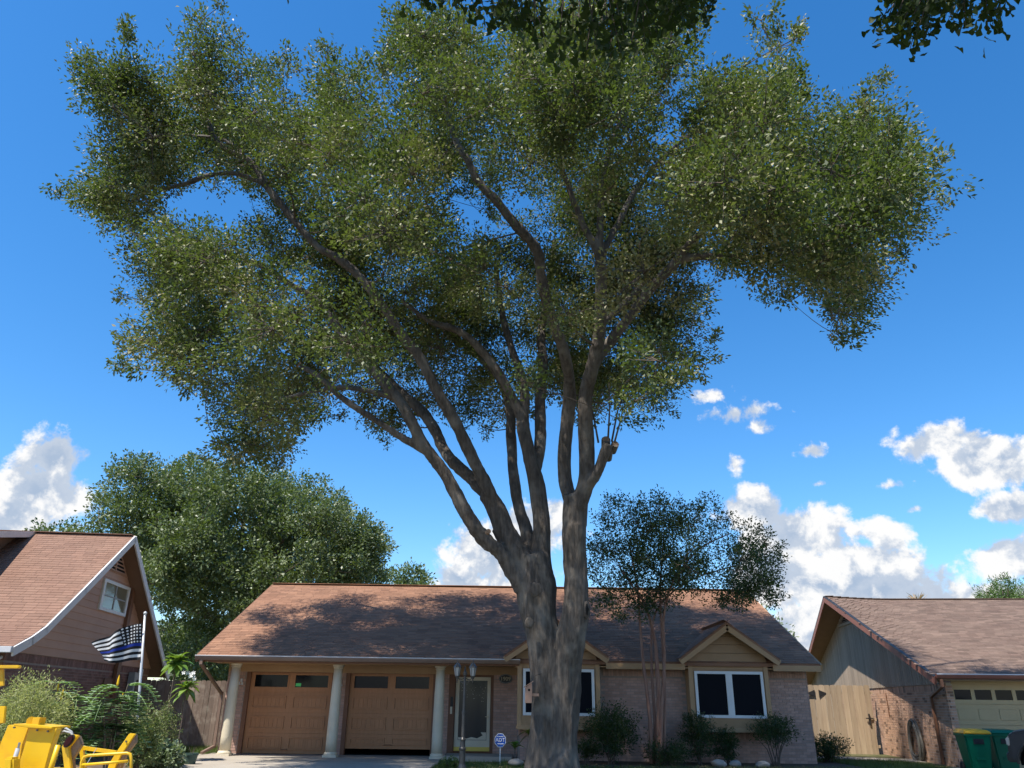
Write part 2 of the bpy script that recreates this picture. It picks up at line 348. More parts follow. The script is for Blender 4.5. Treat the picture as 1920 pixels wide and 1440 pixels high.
def shingles(items, O, u, v, poly, e=.14, w=.31, tvar=.5):
    """tabs on the plane O+u*a+v*b inside poly (a,b)"""
    u = Vector(u).normalized(); v = Vector(v).normalized(); n = u.cross(v).normalized()
    if n.z < 0: n = -n
    ti = math.radians(3.0); v2 = v*math.cos(ti)-n*math.sin(ti)*(-1); R = Matrix((u, v2, u.cross(v2))).transposed()
    v2 = (v*math.cos(ti)-n*math.sin(ti)).normalized(); R = Matrix((u, v2, u.cross(v2))).transposed()
    b1 = max(p[1] for p in poly); a0 = min(p[0] for p in poly); a1 = max(p[0] for p in poly); i = 0
    while i*e < b1:
        a = a0-random.random()*w
        while a < a1:
            ww = w*random.choice((.9, 1, 1, 1.1)); lo, hi = max(a, a0), min(a+ww, a1); c = (lo+hi)/2; bb = i*e+e*.5
            if hi-lo > .05 and inpoly((c, min(bb, b1-.01)), poly):
                p = Vector(O)+u*c+v*bb+n*(.012+random.random()*.001)
                items.append((p, (hi-lo-.006, e*1.12, .011), R, min(1, max(0, random.gauss(.5, tvar*.45)))))
            a += ww
        i += 1
def textmesh(s, size, ext=.004):
    c = bpy.data.curves.new('lettering', 'FONT'); c.body = s; c.size = size; c.extrude = ext; c.align_x = 'CENTER'; c.align_y = 'CENTER'
    o = bpy.data.objects.new('lettering', c); COL.objects.link(o); dg = bpy.context.evaluated_depsgraph_get()
    me = bpy.data.meshes.new_from_object(o.evaluated_get(dg)); bpy.data.objects.remove(o); return me
# ---- leaves
def leafset(base, axis, nrm, L, Wd, tint, fold=.18):
    """arrays (n,3),(n,3),(n,3),(n,),(n,): one folded quad leaf each -> verts, faces, tints"""
    axis = axis/np.linalg.norm(axis, axis=1, keepdims=True); side = np.cross(axis, nrm); side /= np.linalg.norm(side, axis=1, keepdims=True)+1e-9; up = np.cross(side, axis)
    n = len(base); m = base+axis*(L*.55)[:, None]; V = np.empty((n, 4, 3))
    V[:, 0] = base; V[:, 2] = base+axis*L[:, None]-up*(L*.10)[:, None]
    V[:, 1] = m+side*(Wd/2)[:, None]+up*(Wd*fold)[:, None]; V[:, 3] = m-side*(Wd/2)[:, None]+up*(Wd*fold)[:, None]
    return V.reshape(-1, 3), np.arange(n*4).reshape(n, 4), np.clip(tint, 0, 1)
def unit(n): a = RNG.normal(size=(n, 3)); return a/np.linalg.norm(a, axis=1, keepdims=True)
def foliage(centers, dirs, rad, nleaf, L, Wd, tints, upb=.6, elong=1.6, spread=.3):
    """leaf tufts round each centre; dirs = shoot direction"""
    n = len(centers); k = nleaf; ce = np.repeat(centers, k, 0); dr = np.repeat(dirs, k, 0); rd = np.repeat(rad, k)
    off = RNG.normal(size=(n*k, 3)); off /= np.linalg.norm(off, axis=1, keepdims=True)+1e-9; off *= (RNG.random(n*k)**.55*rd)[:, None]
    al = (off*dr).sum(1, keepdims=True); off = off+dr*al*(elong-1)
    base = ce+off
    ax = off/ (rd[:, None]+1e-9)*.5+dr*.6+unit(n*k)*.75+np.array([0, 0, -.12])
    nr = unit(n*k)+np.array([0, 0, upb])
    l = L*(.65+.7*RNG.random(n*k)); w = Wd*(.7+.6*RNG.random(n*k))
    return leafset(base, ax, nr, l, w, np.repeat(tints, k)+RNG.normal(size=n*k)*spread*.6)
def pip(pts, poly):
    x, y = pts[:, 0], pts[:, 1]; c = np.zeros(len(pts), bool); n = len(poly)
    for i in range(n):
        x1, y1 = poly[i]; x2, y2 = poly[i-1]
        if y1 == y2: continue
        c ^= ((y1 > y) != (y2 > y)) & (x < (x2-x1)*(y-y1)/(y2-y1)+x1)
    return c
def pdist(pts, poly):
    d = np.full(len(pts), 1e9); n = len(poly); A = np.array(poly, float)
    for i in range(n):
        a, b = A[i-1], A[i]; ab = b-a; t = np.clip(((pts-a) @ ab)/(ab @ ab+1e-9), 0, 1); q = pts-(a+t[:, None]*ab); d = np.minimum(d, np.hypot(q[:, 0], q[:, 1]))
    return d
def hull_boughs(poly, holes, cen, semi, n, rmax, rmin, far=1.0, limbpx=None, shear=0.0):
    """bough centres inside the crown's ellipsoid whose outline fills the silhouette"""
    A = np.array(poly, float); lo, hi = A.min(0), A.max(0); out = []; cen = np.array(cen, float); semi = np.array(semi, float)
    while len(out) < n:
        p = lo+RNG.random((4000, 2))*(hi-lo); ok = pip(p, poly)
        for h in holes: ok &= ~pip(p, h)
        p = p[ok]; dist = pdist(p, poly)
        for h in holes: dist = np.minimum(dist, pdist(p, h))
        for q, dd in zip(p, dist):
            d = ray(q[0], q[1]); d = d/np.linalg.norm(d); sh = shear*(1.5 if q[0] > 1000 else 1); o = (np.array([0, 0, CZ])-cen); o[1] -= sh*o[0]; o = o/semi; e = np.array([d[0], d[1]-sh*d[0], d[2]])/semi
            b = o @ e; a = e @ e; c = o @ o-1; disc = b*b-a*c
            if disc > 0: t0, t1 = (-b-math.sqrt(disc))/a, (-b+math.sqrt(disc))/a; t = t0+(t1-t0)*RNG.random()**far; m = (t1-t0)
            else: t = -b/a+RNG.normal()*.8; m = 0
            pos = np.array([0, 0, CZ])+d*t; r = min(rmax*(.6+.6*RNG.random()), dd*t/F*.95)
            if r < rmin*.5: continue
            r = max(r, rmin)
            if limbpx is not None:      # the limbs stand bare inside the crown: foliage grows beyond them, not on this side
                near = np.hypot(limbpx[:, 0]-q[0], limbpx[:, 1]-q[1]) < 9+limbpx[:, 3]+r*F/t*.8
                if near.any():
                    ly = limbpx[near, 2].max()
                    if pos[1] < ly+r*.9 and RNG.random() < .93: t = (ly+r*.9+RNG.random()*2.6)/d[1]; pos = np.array([0, 0, CZ])+d*t
            if limbpx is not None:      # no bough hangs so far back that it would shade the ranch house roof
                for _ in range(3):
                    if pos[0]+.41*(pos[2]-4) > 11.8 and pos[1]+.35*(pos[2]-4) > 22.2: t *= .93; pos = np.array([0, 0, CZ])+d*t
            out.append((pos, r))
            if len(out) >= n: break
    return out
def connect(mb, nodes, boughs, poly=None, thin=.012, sides=5, k=.0105):
    """branches from the limbs to every bough; nodes: list of (Vector, radius)"""
    NP = np.array([list(a) for a, r in nodes]); NR = [r for a, r in nodes]
    order = sorted(range(len(boughs)), key=lambda i: np.min(((NP-boughs[i][0])**2).sum(1)))
    for i in order:
        b, r = boughs[i]; d = np.sqrt(((NP-b)**2).sum(1)); cand = np.argsort(d+np.maximum(0, NP[:, 2]-b[2])*.6)[:70]; best = cand[0]
        if poly is not None:
            for c in cand:
                s = NP[c][None]+(b-NP[c])[None]*np.array([.25, .5, .75])[:, None]
                if pip(proj(s), poly).all(): best = c; break
        a = NP[best]; L = np.linalg.norm(b-a); r0 = min(NR[best]*.72, thin+k*L); mid = (a+b)/2+RNG.normal(size=3)*L*.14+np.array([0, 0, -L*.08]); pts = []
        for t in np.linspace(0, 1, 5): pts.append(a*(1-t)**2+2*mid*t*(1-t)+b*t*t)
        rr = [r0*(1-t)+thin*.8*t for t in np.linspace(0, 1, 5)]
        mb.tube(pts, rr, sides, cap=False)
        for j in (1, 2, 3, 4): NP = np.vstack([NP, pts[j]]); NR.append(rr[j])
def twigs_of(boughs, per, cen, tscale=.2):
    C = []; D = []; Rr = []; T = []; B = []
    for (b, r) in boughs:
        n = max(2, int(per*r*r)); o = unit(n)*(r*RNG.random(n)**.45)[:, None]; o[:, 2] *= .8; c = b+o
        d = o/(r+1e-6)+(b-cen)/np.linalg.norm(b-cen)*.5+np.array([0, 0, .25])+RNG.normal(size=(n, 3))*.35; d /= np.linalg.norm(d, axis=1, keepdims=True)
        C.append(c); D.append(d); T.append(np.full(n, .45+RNG.normal()*tscale)+RNG.normal(size=n)*.07); B.append(np.repeat(b[None], n, 0)); Rr.append(np.full(n, min(.40, max(.19, r*.55))))
    return np.concatenate(C), np.concatenate(D), np.concatenate(Rr), np.concatenate(T), np.concatenate(B)
def sticks(a, b, r):
    """thin three-sided twigs from a to b (arrays)"""
    d = b-a; d /= np.linalg.norm(d, axis=1, keepdims=True)+1e-9; x = np.cross(d, [.3, .2, .93]); x /= np.linalg.norm(x, axis=1, keepdims=True)+1e-9; y = np.cross(d, x); n = len(a); V = np.empty((n, 6, 3))
    for k in range(3):
        o = (x*math.cos(k*2.094)+y*math.sin(k*2.094))*r; V[:, k] = a+o; V[:, 3+k] = b+o*.5
    f = np.array([(0, 1, 4, 3), (1, 2, 5, 4), (2, 0, 3, 5)]); return V.reshape(-1, 3), (f[None]+(np.arange(n)*6)[:, None, None]).reshape(-1, 4)
# ------------------------------------------------------------------ ground, street, drive
def structure(o): o['kind'] = 'structure'; return o
g = MB(); ys = [6, 14, 17, 18, 19, 20, 21, 22, 23, 24, 26, 30, 45, 120, 600]; xs = [-600, -80, -30, -16, -12, -9, -6, -3, 0, 3, 6, 9, 12, 16, 30, 80, 600]
for j, y in enumerate(ys):
    for i, x in enumerate(xs): g.v.append((x, y, -.012+(random.random()*.012-.006 if 17 < y < 23 else 0)))
for j in range(len(ys)-1):
    for i in range(len(xs)-1): n = len(xs); g.f.append((j*n+i, j*n+i+1, (j+1)*n+i+1, (j+1)*n+i)); g.t.append(.5)
structure(g.build('ground', 'ground'))
structure(MB().add([(-600, -600, -.15), (600, -600, -.15), (600, 6.0, -.15), (-600, 6.0, -.15)], [(0, 1, 2, 3)]).build('street', 'asphalt'))
structure(MB().bb(-200, 200, 5.8, 6.05, -.2, -.004).build('kerb', 'concrete', bevel=.02))
dw = structure(MB().build('driveway', 'concrete'))
def slab(poly, z=.012):
    m = MB(); m.prism([(x, y, -.1) for x, y in poly], (0, 0, .1+z)); m.build('concrete_slab', 'concrete', dw, bevel=.008)
slab([(-8.6, 24.95), (-8.55, 21.95), (-5.0, 21.95), (-5.0, 24.95)]); slab([(-4.985, 24.95), (-4.985, 21.95), (-1.78, 21.95), (-1.78, 24.95)])
slab([(-8.5, 21.93), (-7.6, 18.9), (-5.0, 18.9), (-5.0, 21.93)]); slab([(-4.985, 21.93), (-4.985, 18.9), (-1.88, 18.9), (-1.80, 21.93)])
slab([(-7.55, 18.88), (-6.6, 6.0), (-4.6, 6.0), (-5.0, 18.88)]); slab([(-4.985, 18.88), (-4.585, 6.0), (-1.9, 6.0), (-1.88, 18.88)])
slab([(-11.2, 23.9), (-8.62, 23.3), (-8.62, 24.4), (-11.2, 25.0)], .008)
slab([(12.05, 23.4), (12.05, 6.0), (18.6, 6.0), (18.6, 22.4)], .010); slab([(8.75, 27.2), (12.6, 25.6), (12.75, 26.8), (8.75, 28.6)], .008)
structure(MB().prism([(-1.75, 24.7, -.05), (-1.75, 23.2, -.05), (.15, 23.2, -.05), (.15, 24.7, -.05)], (0, 0, .16)).build('porch_step', 'concrete', bevel=.015))
structure(MB().prism([(-.3, 24.6, -.02), (.2, 21.9, -.02), (2.5, 21.5, -.02), (6, 21.7, -.02), (9.4, 22.2, -.02), (9.4, 24.6, -.02)], (0, 0, .034)).build('planting_bed', 'soil'))
structure(MB().prism([(-13.0, 17.0, -.02), (-8.0, 17.0, -.02), (-8.3, 21.0, -.02), (-9.2, 22.3, -.02), (-13.4, 22.3, -.02)], (0, 0, .034)).build('flower_bed', 'soil'))
# ------------------------------------------------------------------ the brick house
H = thing('brick_house', 'low pink brick house with brown shingle roof, double garage and cream columns', 'house', (0, 24.5, 0))
RY, RZ, EY, EZ = 29.6, 5.48, 23.22, 2.60; XL, XR = -8.85, 8.88
sl_ = Vector((0, RY-EY, RZ-EZ)); SL = sl_.length; sv = sl_.normalized()
rm = MB()
th = Vector((0, 0, -.09))
for s in (1, -1):
    ey = EY if s == 1 else 2*RY-EY
    a = [Vector((XL, ey, EZ)), Vector((XR, ey, EZ)), Vector((XR, RY, RZ)), Vector((XL, RY, RZ))]
    rm.add(a+[p+th for p in a], [(0, 1, 2, 3), (7, 6, 5, 4), (0, 4, 5, 1), (1, 5, 6, 2), (2, 6, 7, 3), (3, 7, 4, 0)])
roof = rm.build('roof', 'shingle_main', H)
it = []; shingles(it, (XL, EY, EZ), (1, 0, 0), sv, [(0, 0), (XR-XL, 0), (XR-XL, SL), (0, SL)], tvar=.62); pieces('shingle', 'shingle_courses', it, 'shingle_main', roof)
it = []
x = XL
while x < XR-.1:
    it.append((Vector((x+.14, RY, RZ+.028)), (.29, .3, .022), None, random.random())); x += .285
pieces('ridge_cap', 'ridge_caps', it, 'shingle_main', roof)
# walls
wall = MB()
YG = 24.8
for (x0, x1) in ((-8.42, -7.85), (-5.17, -4.86), (-2.12, -1.76), (-.42, .36)): wall.bb(x0, x1, YG, YG+.15, 0, 2.5)
wall.bb(.36, 8.62, 23.72, 23.9, 0, 2.5); wall.bb(8.44, 8.62, 23.9, 36, 0, 2.5); wall.bb(-8.42, -8.27, YG+.15, 36, 0, 2.5); wall.bb(-8.42, 8.62, 35.8, 36, 0, 2.5); wall.bb(.30, .36, 23.9, 24.95, 0, 2.5)
for xx in (-8.4, 8.5): wall.prism([(xx, 23.9 if xx > 0 else 24.9, 2.5), (xx, 35.6, 2.5), (xx, RY, RZ-.15)], (.1, 0, 0))
wall = wall.build('wall', 'mortar', H)
it = []
pf = lambda y: (lambda a, z: (Vector((a, y+.009, z)), None))
for (x0, x1) in ((-8.42, -7.87), (-5.17, -4.86), (-2.12, -1.76), (-.42, .30)): bricks(it, x0, x1, .02, 2.32, pf(YG-.004), soldier=.2)
inb = lambda a, z: (.1 < a < 2.72 and z > .72) or (5.05 < a < 7.48 and z > .72)
bricks(it, .36, 8.62, .02, 2.42, pf(23.716), soldier=.2, skip=inb)
bricks(it, 5.1, 7.4, .55, .80, pf(23.706), soldier=.2); bricks(it, .3, 2.6, .55, .80, pf(23.706), soldier=.2)
Rz = Matrix.Rotation(math.pi/2, 3, 'Z')
bricks(it, 24.98, 27.5, .02, 2.42, lambda a, z: (Vector((-8.424, a, z)), Rz)); bricks(it, 23.74, 27, .02, 2.42, lambda a, z: (Vector((8.624, a, z)), Rz))
pieces('brick', 'brick_courses', it, 'brick_rose', wall, key=lambda i: (abs(i[0].x-4) > 8.2, i[0].y > 24, abs(i[0].x-4)))
# soffit, beam, fascias, gutters
MB().bb(-8.75, .3, EY+.06, YG+.1, 2.47, 2.51).build('soffit', 'tan_trim', H); MB().bb(2.6, 8.8, EY+.06, 23.8, 2.445, 2.475).build('soffit', 'tan_trim', H)
MB().bb(-8.42, .3, YG-.035, YG+.12, 2.245, 2.47).build('header_board', 'tan_trim', H); MB().bb(-8.25, -1.7, 23.66, 23.94, 2.432, 2.47).build('porch_beam', 'tan_trim', H)
gu = MB(); pr = [(EY-.13, 2.61), (EY-.13, 2.56), (EY-.10, 2.49), (EY-.02, 2.48), (EY-.02, 2.61), (EY-.035, 2.61), (EY-.035, 2.5), (EY-.09, 2.51), (EY-.115, 2.57), (EY-.115, 2.61)]
gu.prism([(-8.86, y, z) for y, z in pr], (9.2, 0, 0)); gu = gu.build('gutter', 'gutter', H)
MB().bb(-8.86, .34, EY-.142, EY-.128, 2.595, 2.618).build('gutter_lip', 'white_fascia', gu)
MB().bb(-8.84, .3, EY, EY+.06, 2.44, 2.59).build('fascia', 'brown_trim', H)
for (a, b) in ((2.78, 5.02), (7.52, 8.87)): MB().bb(a, b, EY-.03, EY+.05, 2.40, 2.555).build('fascia', 'tan_trim', H)
for x in (XL-.02, XR+.02): MB().bar((x, EY, EZ-.09), (x, RY, RZ-.09), .05, .17).build('rake_board', 'brown_trim' if x < 0 else 'tan_trim', H)
# downspout at the drive end
ds = MB(); ds.bar((-8.68, EY-.06, 2.5), (-8.68, EY-.06, 2.36), .09, .07, up=(0, 1, 0)); ds.bar((-8.68, EY-.06, 2.38), (-8.5, 24.68, 1.62), .09, .07); ds.bar((-8.5, 24.70, 1.68), (-8.5, 24.70, .16), .09, .07, up=(0, 1, 0)); ds.bar((-8.5, 24.7, .2), (-8.66, 24.2, .05), .09, .07)
ds.build('downspout', 'gutter', H, bevel=.008)
# columns
for cx in (-7.88, -4.92, -1.96):
    c = MB().lathe((cx, 23.8, 0), [(.155, .14), (.153, .5), (.15, .9), (.138, 1.7), (.122, 2.33)], 28).build('column', 'cream', H, smooth=True)
    MB().lathe((cx, 23.8, 0), [(.122, 2.325), (.14, 2.335), (.14, 2.355), (.125, 2.365), (.15, 2.385), (.165, 2.40), (.165, 2.434)], 28).build('capital', 'cream', c)
    b = MB(); b.bb(cx-.19, cx+.19, 23.61, 23.99, .008, .07); b.lathe((cx, 23.8, 0), [(.185, .07), (.19, .095), (.175, .12), (.158, .145)], 28); b.build('column_base', 'cream', c)
# garage doors
def garage(x0, x1, lift):
    d = MB().bb(x0, x1, YG+.09, YG+.11, .02+lift, 2.24).build('garage_door', 'door_wood', H)
    hs = (2.235-lift)/4 if lift == 0 else .555
    z = 2.24; w = x1-x0
    for k in range(4):
        zb = max(z-hs, .02+lift); s = MB()
        if k == 0:
            wz0, wz1 = zb+.14, z-.07; c1 = (x0+x1)/2
            s.bb(x0, x1, YG+.05, YG+.09, zb+.004, wz0); s.bb(x0, x1, YG+.05, YG+.09, wz1, z)
            s.bb(x0, x0+.12, YG+.05, YG+.09, wz0, wz1); s.bb(x1-.12, x1, YG+.05, YG+.09, wz0, wz1); s.bb(c1-.11, c1+.11, YG+.05, YG+.09, wz0, wz1)
            for (a, b) in ((x0+.12, c1-.11), (c1+.11, x1-.12)):
                MB().bb(a, b, YG+.075, YG+.083, wz0, wz1).build('window_pane', 'glass_dark', d)
                f = MB(); t = .035
                f.bb(a-t, b+t, YG+.036, YG+.052, wz1-.005, wz1+t); f.bb(a-t, b+t, YG+.036, YG+.052, wz0-t, wz0+.005); f.bb(a-t, a+.005, YG+.037, YG+.053, wz0, wz1); f.bb(b-.005, b+t, YG+.037, YG+.053, wz0, wz1)
                f.build('window_frame', 'door_wood', d)
            if lift == 0: MB().bb(x1-1.10, x1-.94, YG+.068, YG+.0745, wz0+.03, wz0+.12).build('green_sticker', 'sticker', d)
        else:
            s.bb(x0, x1, YG+.05, YG+.09, zb+.004, z)
            c1 = (x0+x1)/2
            for (a, b) in ((x0+.12, c1-.1), (c1+.1, x1-.12)):
                p0, p1 = zb+.11, z-.10
                fr = MB(); t = .03
                fr.bb(a, b, YG+.015, YG+.052, p1-t, p1); fr.bb(a, b, YG+.015, YG+.052, p0, p0+t); fr.bb(a, a+t, YG+.016, YG+.053, p0+t, p1-t); fr.bb(b-t, b, YG+.016, YG+.053, p0+t, p1-t)
                fr.build('panel_moulding', 'door_wood', d)
                rp = MB(); n = 7; g_ = (b-a-.12)/n
                for q in range(n): rp.bb(a+.06+q*g_+.004, a+.06+(q+1)*g_-.004, YG+.041, YG+.052, p0+.06, p1-.06, t=random.random())
                rp.build('raised_panel', 'door_wood', d)
        s.build('door_section', 'door_wood', d, bevel=.004); z = zb
    hz = .12+lift; MB().tube([((x0+x1)/2-.11, YG+.05, hz), ((x0+x1)/2-.09, YG, hz+.012), ((x0+x1)/2+.09, YG, hz+.012), ((x0+x1)/2+.11, YG+.05, hz)], .011, 6).build('handle', 'brown_trim', d)
    for (a, b, z0, z1) in ((x0-.12, x0, 0, 2.245), (x1, x1+.12, 0, 2.245), (x0, x1, 2.24, 2.3)): MB().bb(a, b, YG-.03, YG+.16, z0+.004, z1).build('door_jamb', 'brown_trim', H)
garage(-7.73, -5.28, 0); garage(-4.74, -2.24, .16)
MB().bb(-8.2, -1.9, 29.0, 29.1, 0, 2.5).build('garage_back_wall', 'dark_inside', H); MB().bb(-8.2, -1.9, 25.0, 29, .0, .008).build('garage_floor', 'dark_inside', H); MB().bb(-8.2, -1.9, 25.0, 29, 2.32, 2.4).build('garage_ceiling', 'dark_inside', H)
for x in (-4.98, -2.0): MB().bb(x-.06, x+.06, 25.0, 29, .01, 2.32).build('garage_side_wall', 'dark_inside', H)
for x in (-5.02, -7.98):
    fl = MB(); fl.box((x, YG-.05, 2.0), (.05, .08, .09)); fl.build('flood_light_base', 'white_paint', H)
    for s_ in (-1, 1): MB().lathe((x+s_*.045, YG-.13, 1.9), [(.012, .06), (.03, .03), (.042, -.02), (.04, -.03)], 10).build('flood_light', 'white_paint', H)
# entry
E_ = MB(); E_.bb(-1.76, -.42, YG+.12, YG+.16, .1, 2.5); E_.build('entry_back_panel', 'brown_trim', H)
for (a, b, z0, z1) in ((-1.755, -1.58, .11, 2.24), (-.50, -.425, .11, 2.24), (-1.58, -.50, 2.19, 2.245)): MB().bb(a, b, YG-.02, YG+.12, z0, z1).build('entry_jamb', 'brown_trim', H)
sd = MB().bb(-1.58, -.50, YG+.105, YG+.119, .12, 2.19).build('storm_door', 'brown_trim', H)
fr = MB(); fr.bb(-1.56, -1.45, YG+.05, YG+.10, .16, 2.18); fr.bb(-.61, -.515, YG+.05, YG+.10, .16, 2.18); fr.bb(-1.45, -.61, YG+.05, YG+.10, 2.08, 2.18); fr.bb(-1.45, -.61, YG+.05, YG+.10, .27, .45); fr.build('storm_door_frame', 'cream', sd)
MB().bb(-1.56, -.515, YG+.045, YG+.1, .16, .27).build('kick_plate', 'brass', sd)
MB().bb(-1.45, -.61, YG+.07, YG+.078, .45, 2.08).build('door_pane', 'door_glass', sd)
tp = MB(); tp.add([(-1.44, YG+.066, .46), (-.62, YG+.066, .46), (-.62, YG+.066, .66), (-.78, YG+.066, .66), (-.72, YG+.066, .58), (-.88, YG+.066, .50), (-1.05, YG+.066, .53), (-1.2, YG+.066, .49), (-1.44, YG+.066, .53)], [tuple(range(9))]); tp.build('torn_film', 'cream', sd)
dec = MB()
for k in range(34):
    x, z = random.uniform(-1.4, -.66), random.uniform(1.5, 2.03); r = random.uniform(.008, .018); dec.box((x, YG+.066, z), (r, .004, r), Matrix.Rotation(.7, 3, 'Y'))
dec.build('etched_glass_marks', 'grey_box', sd)['kind'] = 'stuff'
MB().tube([(-.555, YG+.05, 1.08), (-.555, YG-.02, 1.08), (-.66, YG-.025, 1.09)], .012, 6).build('door_handle', 'gold', sd)
MB().bb(-1.70, -1.64, YG-.035, YG-.02, 1.15, 1.35).build('mail_slot', 'cream', H); MB().bb(-1.70, -1.62, YG-.045, YG-.02, 1.35, 1.62).build('mailbox', 'black_metal', H)
pl = MB(); n = 28; pl.prism([(-.07+.20*math.cos(i*2*math.pi/n), YG-.05, 2.14+.135*math.sin(i*2*math.pi/n)) for i in range(n)], (0, .022, 0)); pl = pl.build('house_number_plaque', 'plaque', H)
rg = MB(); rg.tube([(-.07+.183*math.cos(i*2*math.pi/n), YG-.052, 2.14+.118*math.sin(i*2*math.pi/n)) for i in range(n+1)], .006, 5); rg.build('plaque_rim', 'grey_box', pl)
tx = link('house_number', textmesh('1909', .155), 'gold', pl); tx.matrix_local = Matrix.Translation(Vector((-.07, YG-.054, 2.135))-ORG[H]) @ Matrix.Rotation(math.pi/2, 4, 'X')
# boxed windows under small gables
def bay(xa, xb, px, zpk, ga, gb, zg):
    yb = 23.28; wz0, wz1 = 1.16, 2.38
    bw = MB().bb(xa+.01, xb-.01, yb+.03, 23.72, .90, 2.62).build('window_box', 'tan_trim', H)
    for x in (xa, xb-.12): MB().bb(x, x+.12, yb-.02, 23.74, .88, 2.55).build('corner_board', 'tan_trim', bw)
    MB().bb(xa-.02, xb+.02, yb-.05, 23.73, .80, .90).build('sill_board', 'tan_trim', bw); MB().bb(xa+.12, xb-.12, yb-.012, yb+.03, .90, wz0).build('apron_board', 'tan_board', bw)
    z = wz1+.02
    sl = (zpk-zg)/(px-ga)
    while z < zpk-.2:
        h = min(.235, zpk-.12-z); hw0 = min((zpk-.05-z)/sl, (xb-xa)/2+.0); hw1 = max(.02, min((zpk-.05-z-h)/sl, (xb-xa)/2))
        MB().prism([(px-hw0, yb-.004, z), (px+hw0, yb-.004, z), (px+hw1, yb+.012, z+h-.008), (px-hw1, yb+.012, z+h-.008)], (0, .05, 0), t=random.random()).build('siding_board', 'tan_board', bw)
        z += .235
    w = MB(); a, b = xa+.16, xb-.16; c = (a+b)/2; t = .075
    for (x0, x1, z0, z1) in ((a, b, wz1-t, wz1), (a, b, wz0, wz0+t), (a, a+t, wz0+t, wz1-t), (b-t, b, wz0+t, wz1-t), (c-.09, c+.09, wz0+t, wz1-t)): w.bb(x0, x1, yb-.035, yb+.02, z0, z1)
    w = w.build('window', 'white_paint', H)
    for (x0, x1) in ((a+t, c-.09), (c+.09, b-t)): MB().bb(x0, x1, yb+.0, yb+.012, wz0+t, wz1-t).build('window_screen', 'screen', w)
    MB().bb(c-.006, c+.006, yb-.042, yb-.03, wz0+.02, wz1-.02).build('mullion', 'white_paint', w)
    # little gable roof running back into the main slope
    yf = 22.95; m = (RZ-EZ)/(RY-EY)
    ybk = lambda z: EY+(z-EZ)/m+.25
    g = MB()
    for s in (-1, 1):
        e = ga if s < 0 else gb
        A = [Vector((px, yf, zpk+.06)), Vector((px, ybk(zpk), zpk+.06)), Vector((e, ybk(zg), zg+.02)), Vector((e, yf, zg+.02))]
        g.add(A+[p+Vector((0, 0, -.06)) for p in A], [(0, 1, 2, 3), (7, 6, 5, 4), (0, 4, 5, 1), (1, 5, 6, 2), (2, 6, 7, 3), (3, 7, 4, 0)])
    gr = g.build('gable_roof', 'shingle_main', H); it = []
    for s in (-1, 1):
        e = ga if s < 0 else gb
        O = Vector((e, yf, zg+.02)); vv = Vector((px-e, 0, zpk-zg+.04)); l = vv.length
        shingles(it, O, (0, 1, 0), vv, [(0, 0), (ybk(zg)-yf, 0), (ybk(zpk)-yf, l), (0, l)])
    pieces('gable_shingle', 'gable_shingle_courses', it, 'shingle_main', gr, limit=60)
    for s in (-1, 1):
        e = ga if s < 0 else gb
        MB().bar((px-.001*s, yf+.03, zpk-.085), (e, yf+.03, zg-.085), .05, .16, up=(0, -1, 0) if False else (0, 0, 1)).build('rake_board', 'tan_trim', gr)
    return
bay(5.12, 7.38, 6.25, 3.63, 4.85, 7.65, 2.68); bay(.27, 2.60, 1.37, 3.63, -.10, 2.82, 2.68)
# ------------------------------------------------------------------ the neighbour on the drive side
NL = thing('gabled_house', 'tall brown-roofed house with tan lap siding gable and small white window', 'house', (-11.12, 18.28, 0), math.atan(.1), local=True)
PR = [(0, 2.49), (.75, 2.77), (1.33, 3.05), (3.03, 4.21), (5.78, 6.13), (8.08, 4.55), (10.75, 2.72), (11.5, 2.25)]
X0, X1, XW = -10.5, 0.0, -.47
rf = MB()
for i in range(len(PR)-1):
    (ya, za), (yb, zb) = PR[i], PR[i+1]
    A = [Vector((X0, ya, za)), Vector((X1, ya, za)), Vector((X1, yb, zb)), Vector((X0, yb, zb))]
    rf.add(A+[p+Vector((0, 0, -.09)) for p in A], [(0, 1, 2, 3), (7, 6, 5, 4), (0, 4, 5, 1), (1, 5, 6, 2), (2, 6, 7, 3), (3, 7, 4, 0)])
rf = rf.build('roof', 'shingle_left', NL); it = []
for i in range(4):
    (ya, za), (yb, zb) = PR[i], PR[i+1]; v = Vector((0, yb-ya, zb-za))
    shingles(it, (X0, ya, za), (1, 0, 0), v, [(0, 0), (X1-X0, 0), (X1-X0, v.length), (0, v.length)], w=.3, tvar=.45)
pieces('shingle', 'shingle_courses', it, 'shingle_left', rf)
it = []
x = X0
while x < X1-.2: it.append((Vector((x+.15, PR[4][0], PR[4][1]+.02)), (.3, .28, .022), None, random.random())); x += .29
pieces('ridge_cap', 'ridge_caps', it, 'shingle_left', rf)
for i in range(len(PR)-1):
    (ya, za), (yb, zb) = PR[i], PR[i+1]; d = Vector((0, yb-ya, zb-za)).normalized()*.03
    MB().bar(Vector((X1+.02, ya, za-.10))-d, Vector((X1+.02, yb, zb-.10))+d, .045, .20).build('rake_board', 'white_fascia', NL)
    if i != 6: MB().prism([(XW, ya, za-.10), (X1, ya, za-.10), (X1, yb, zb-.10), (XW, yb, zb-.10)], (0, 0, -.03)).build('rake_soffit', 'soffit_brown', NL)
def roofz(y):
    for i in range(len(PR)-1):
        if PR[i][0] <= y <= PR[i+1][0]: t = (y-PR[i][0])/(PR[i+1][0]-PR[i][0]); return PR[i][1]*(1-t)+PR[i+1][1]*t
    return 0
def span(z):
    yy = [y for y in np.linspace(.2, 11.3, 600) if roofz(y)-.14 >= z]; return (yy[0], yy[-1]) if yy else None
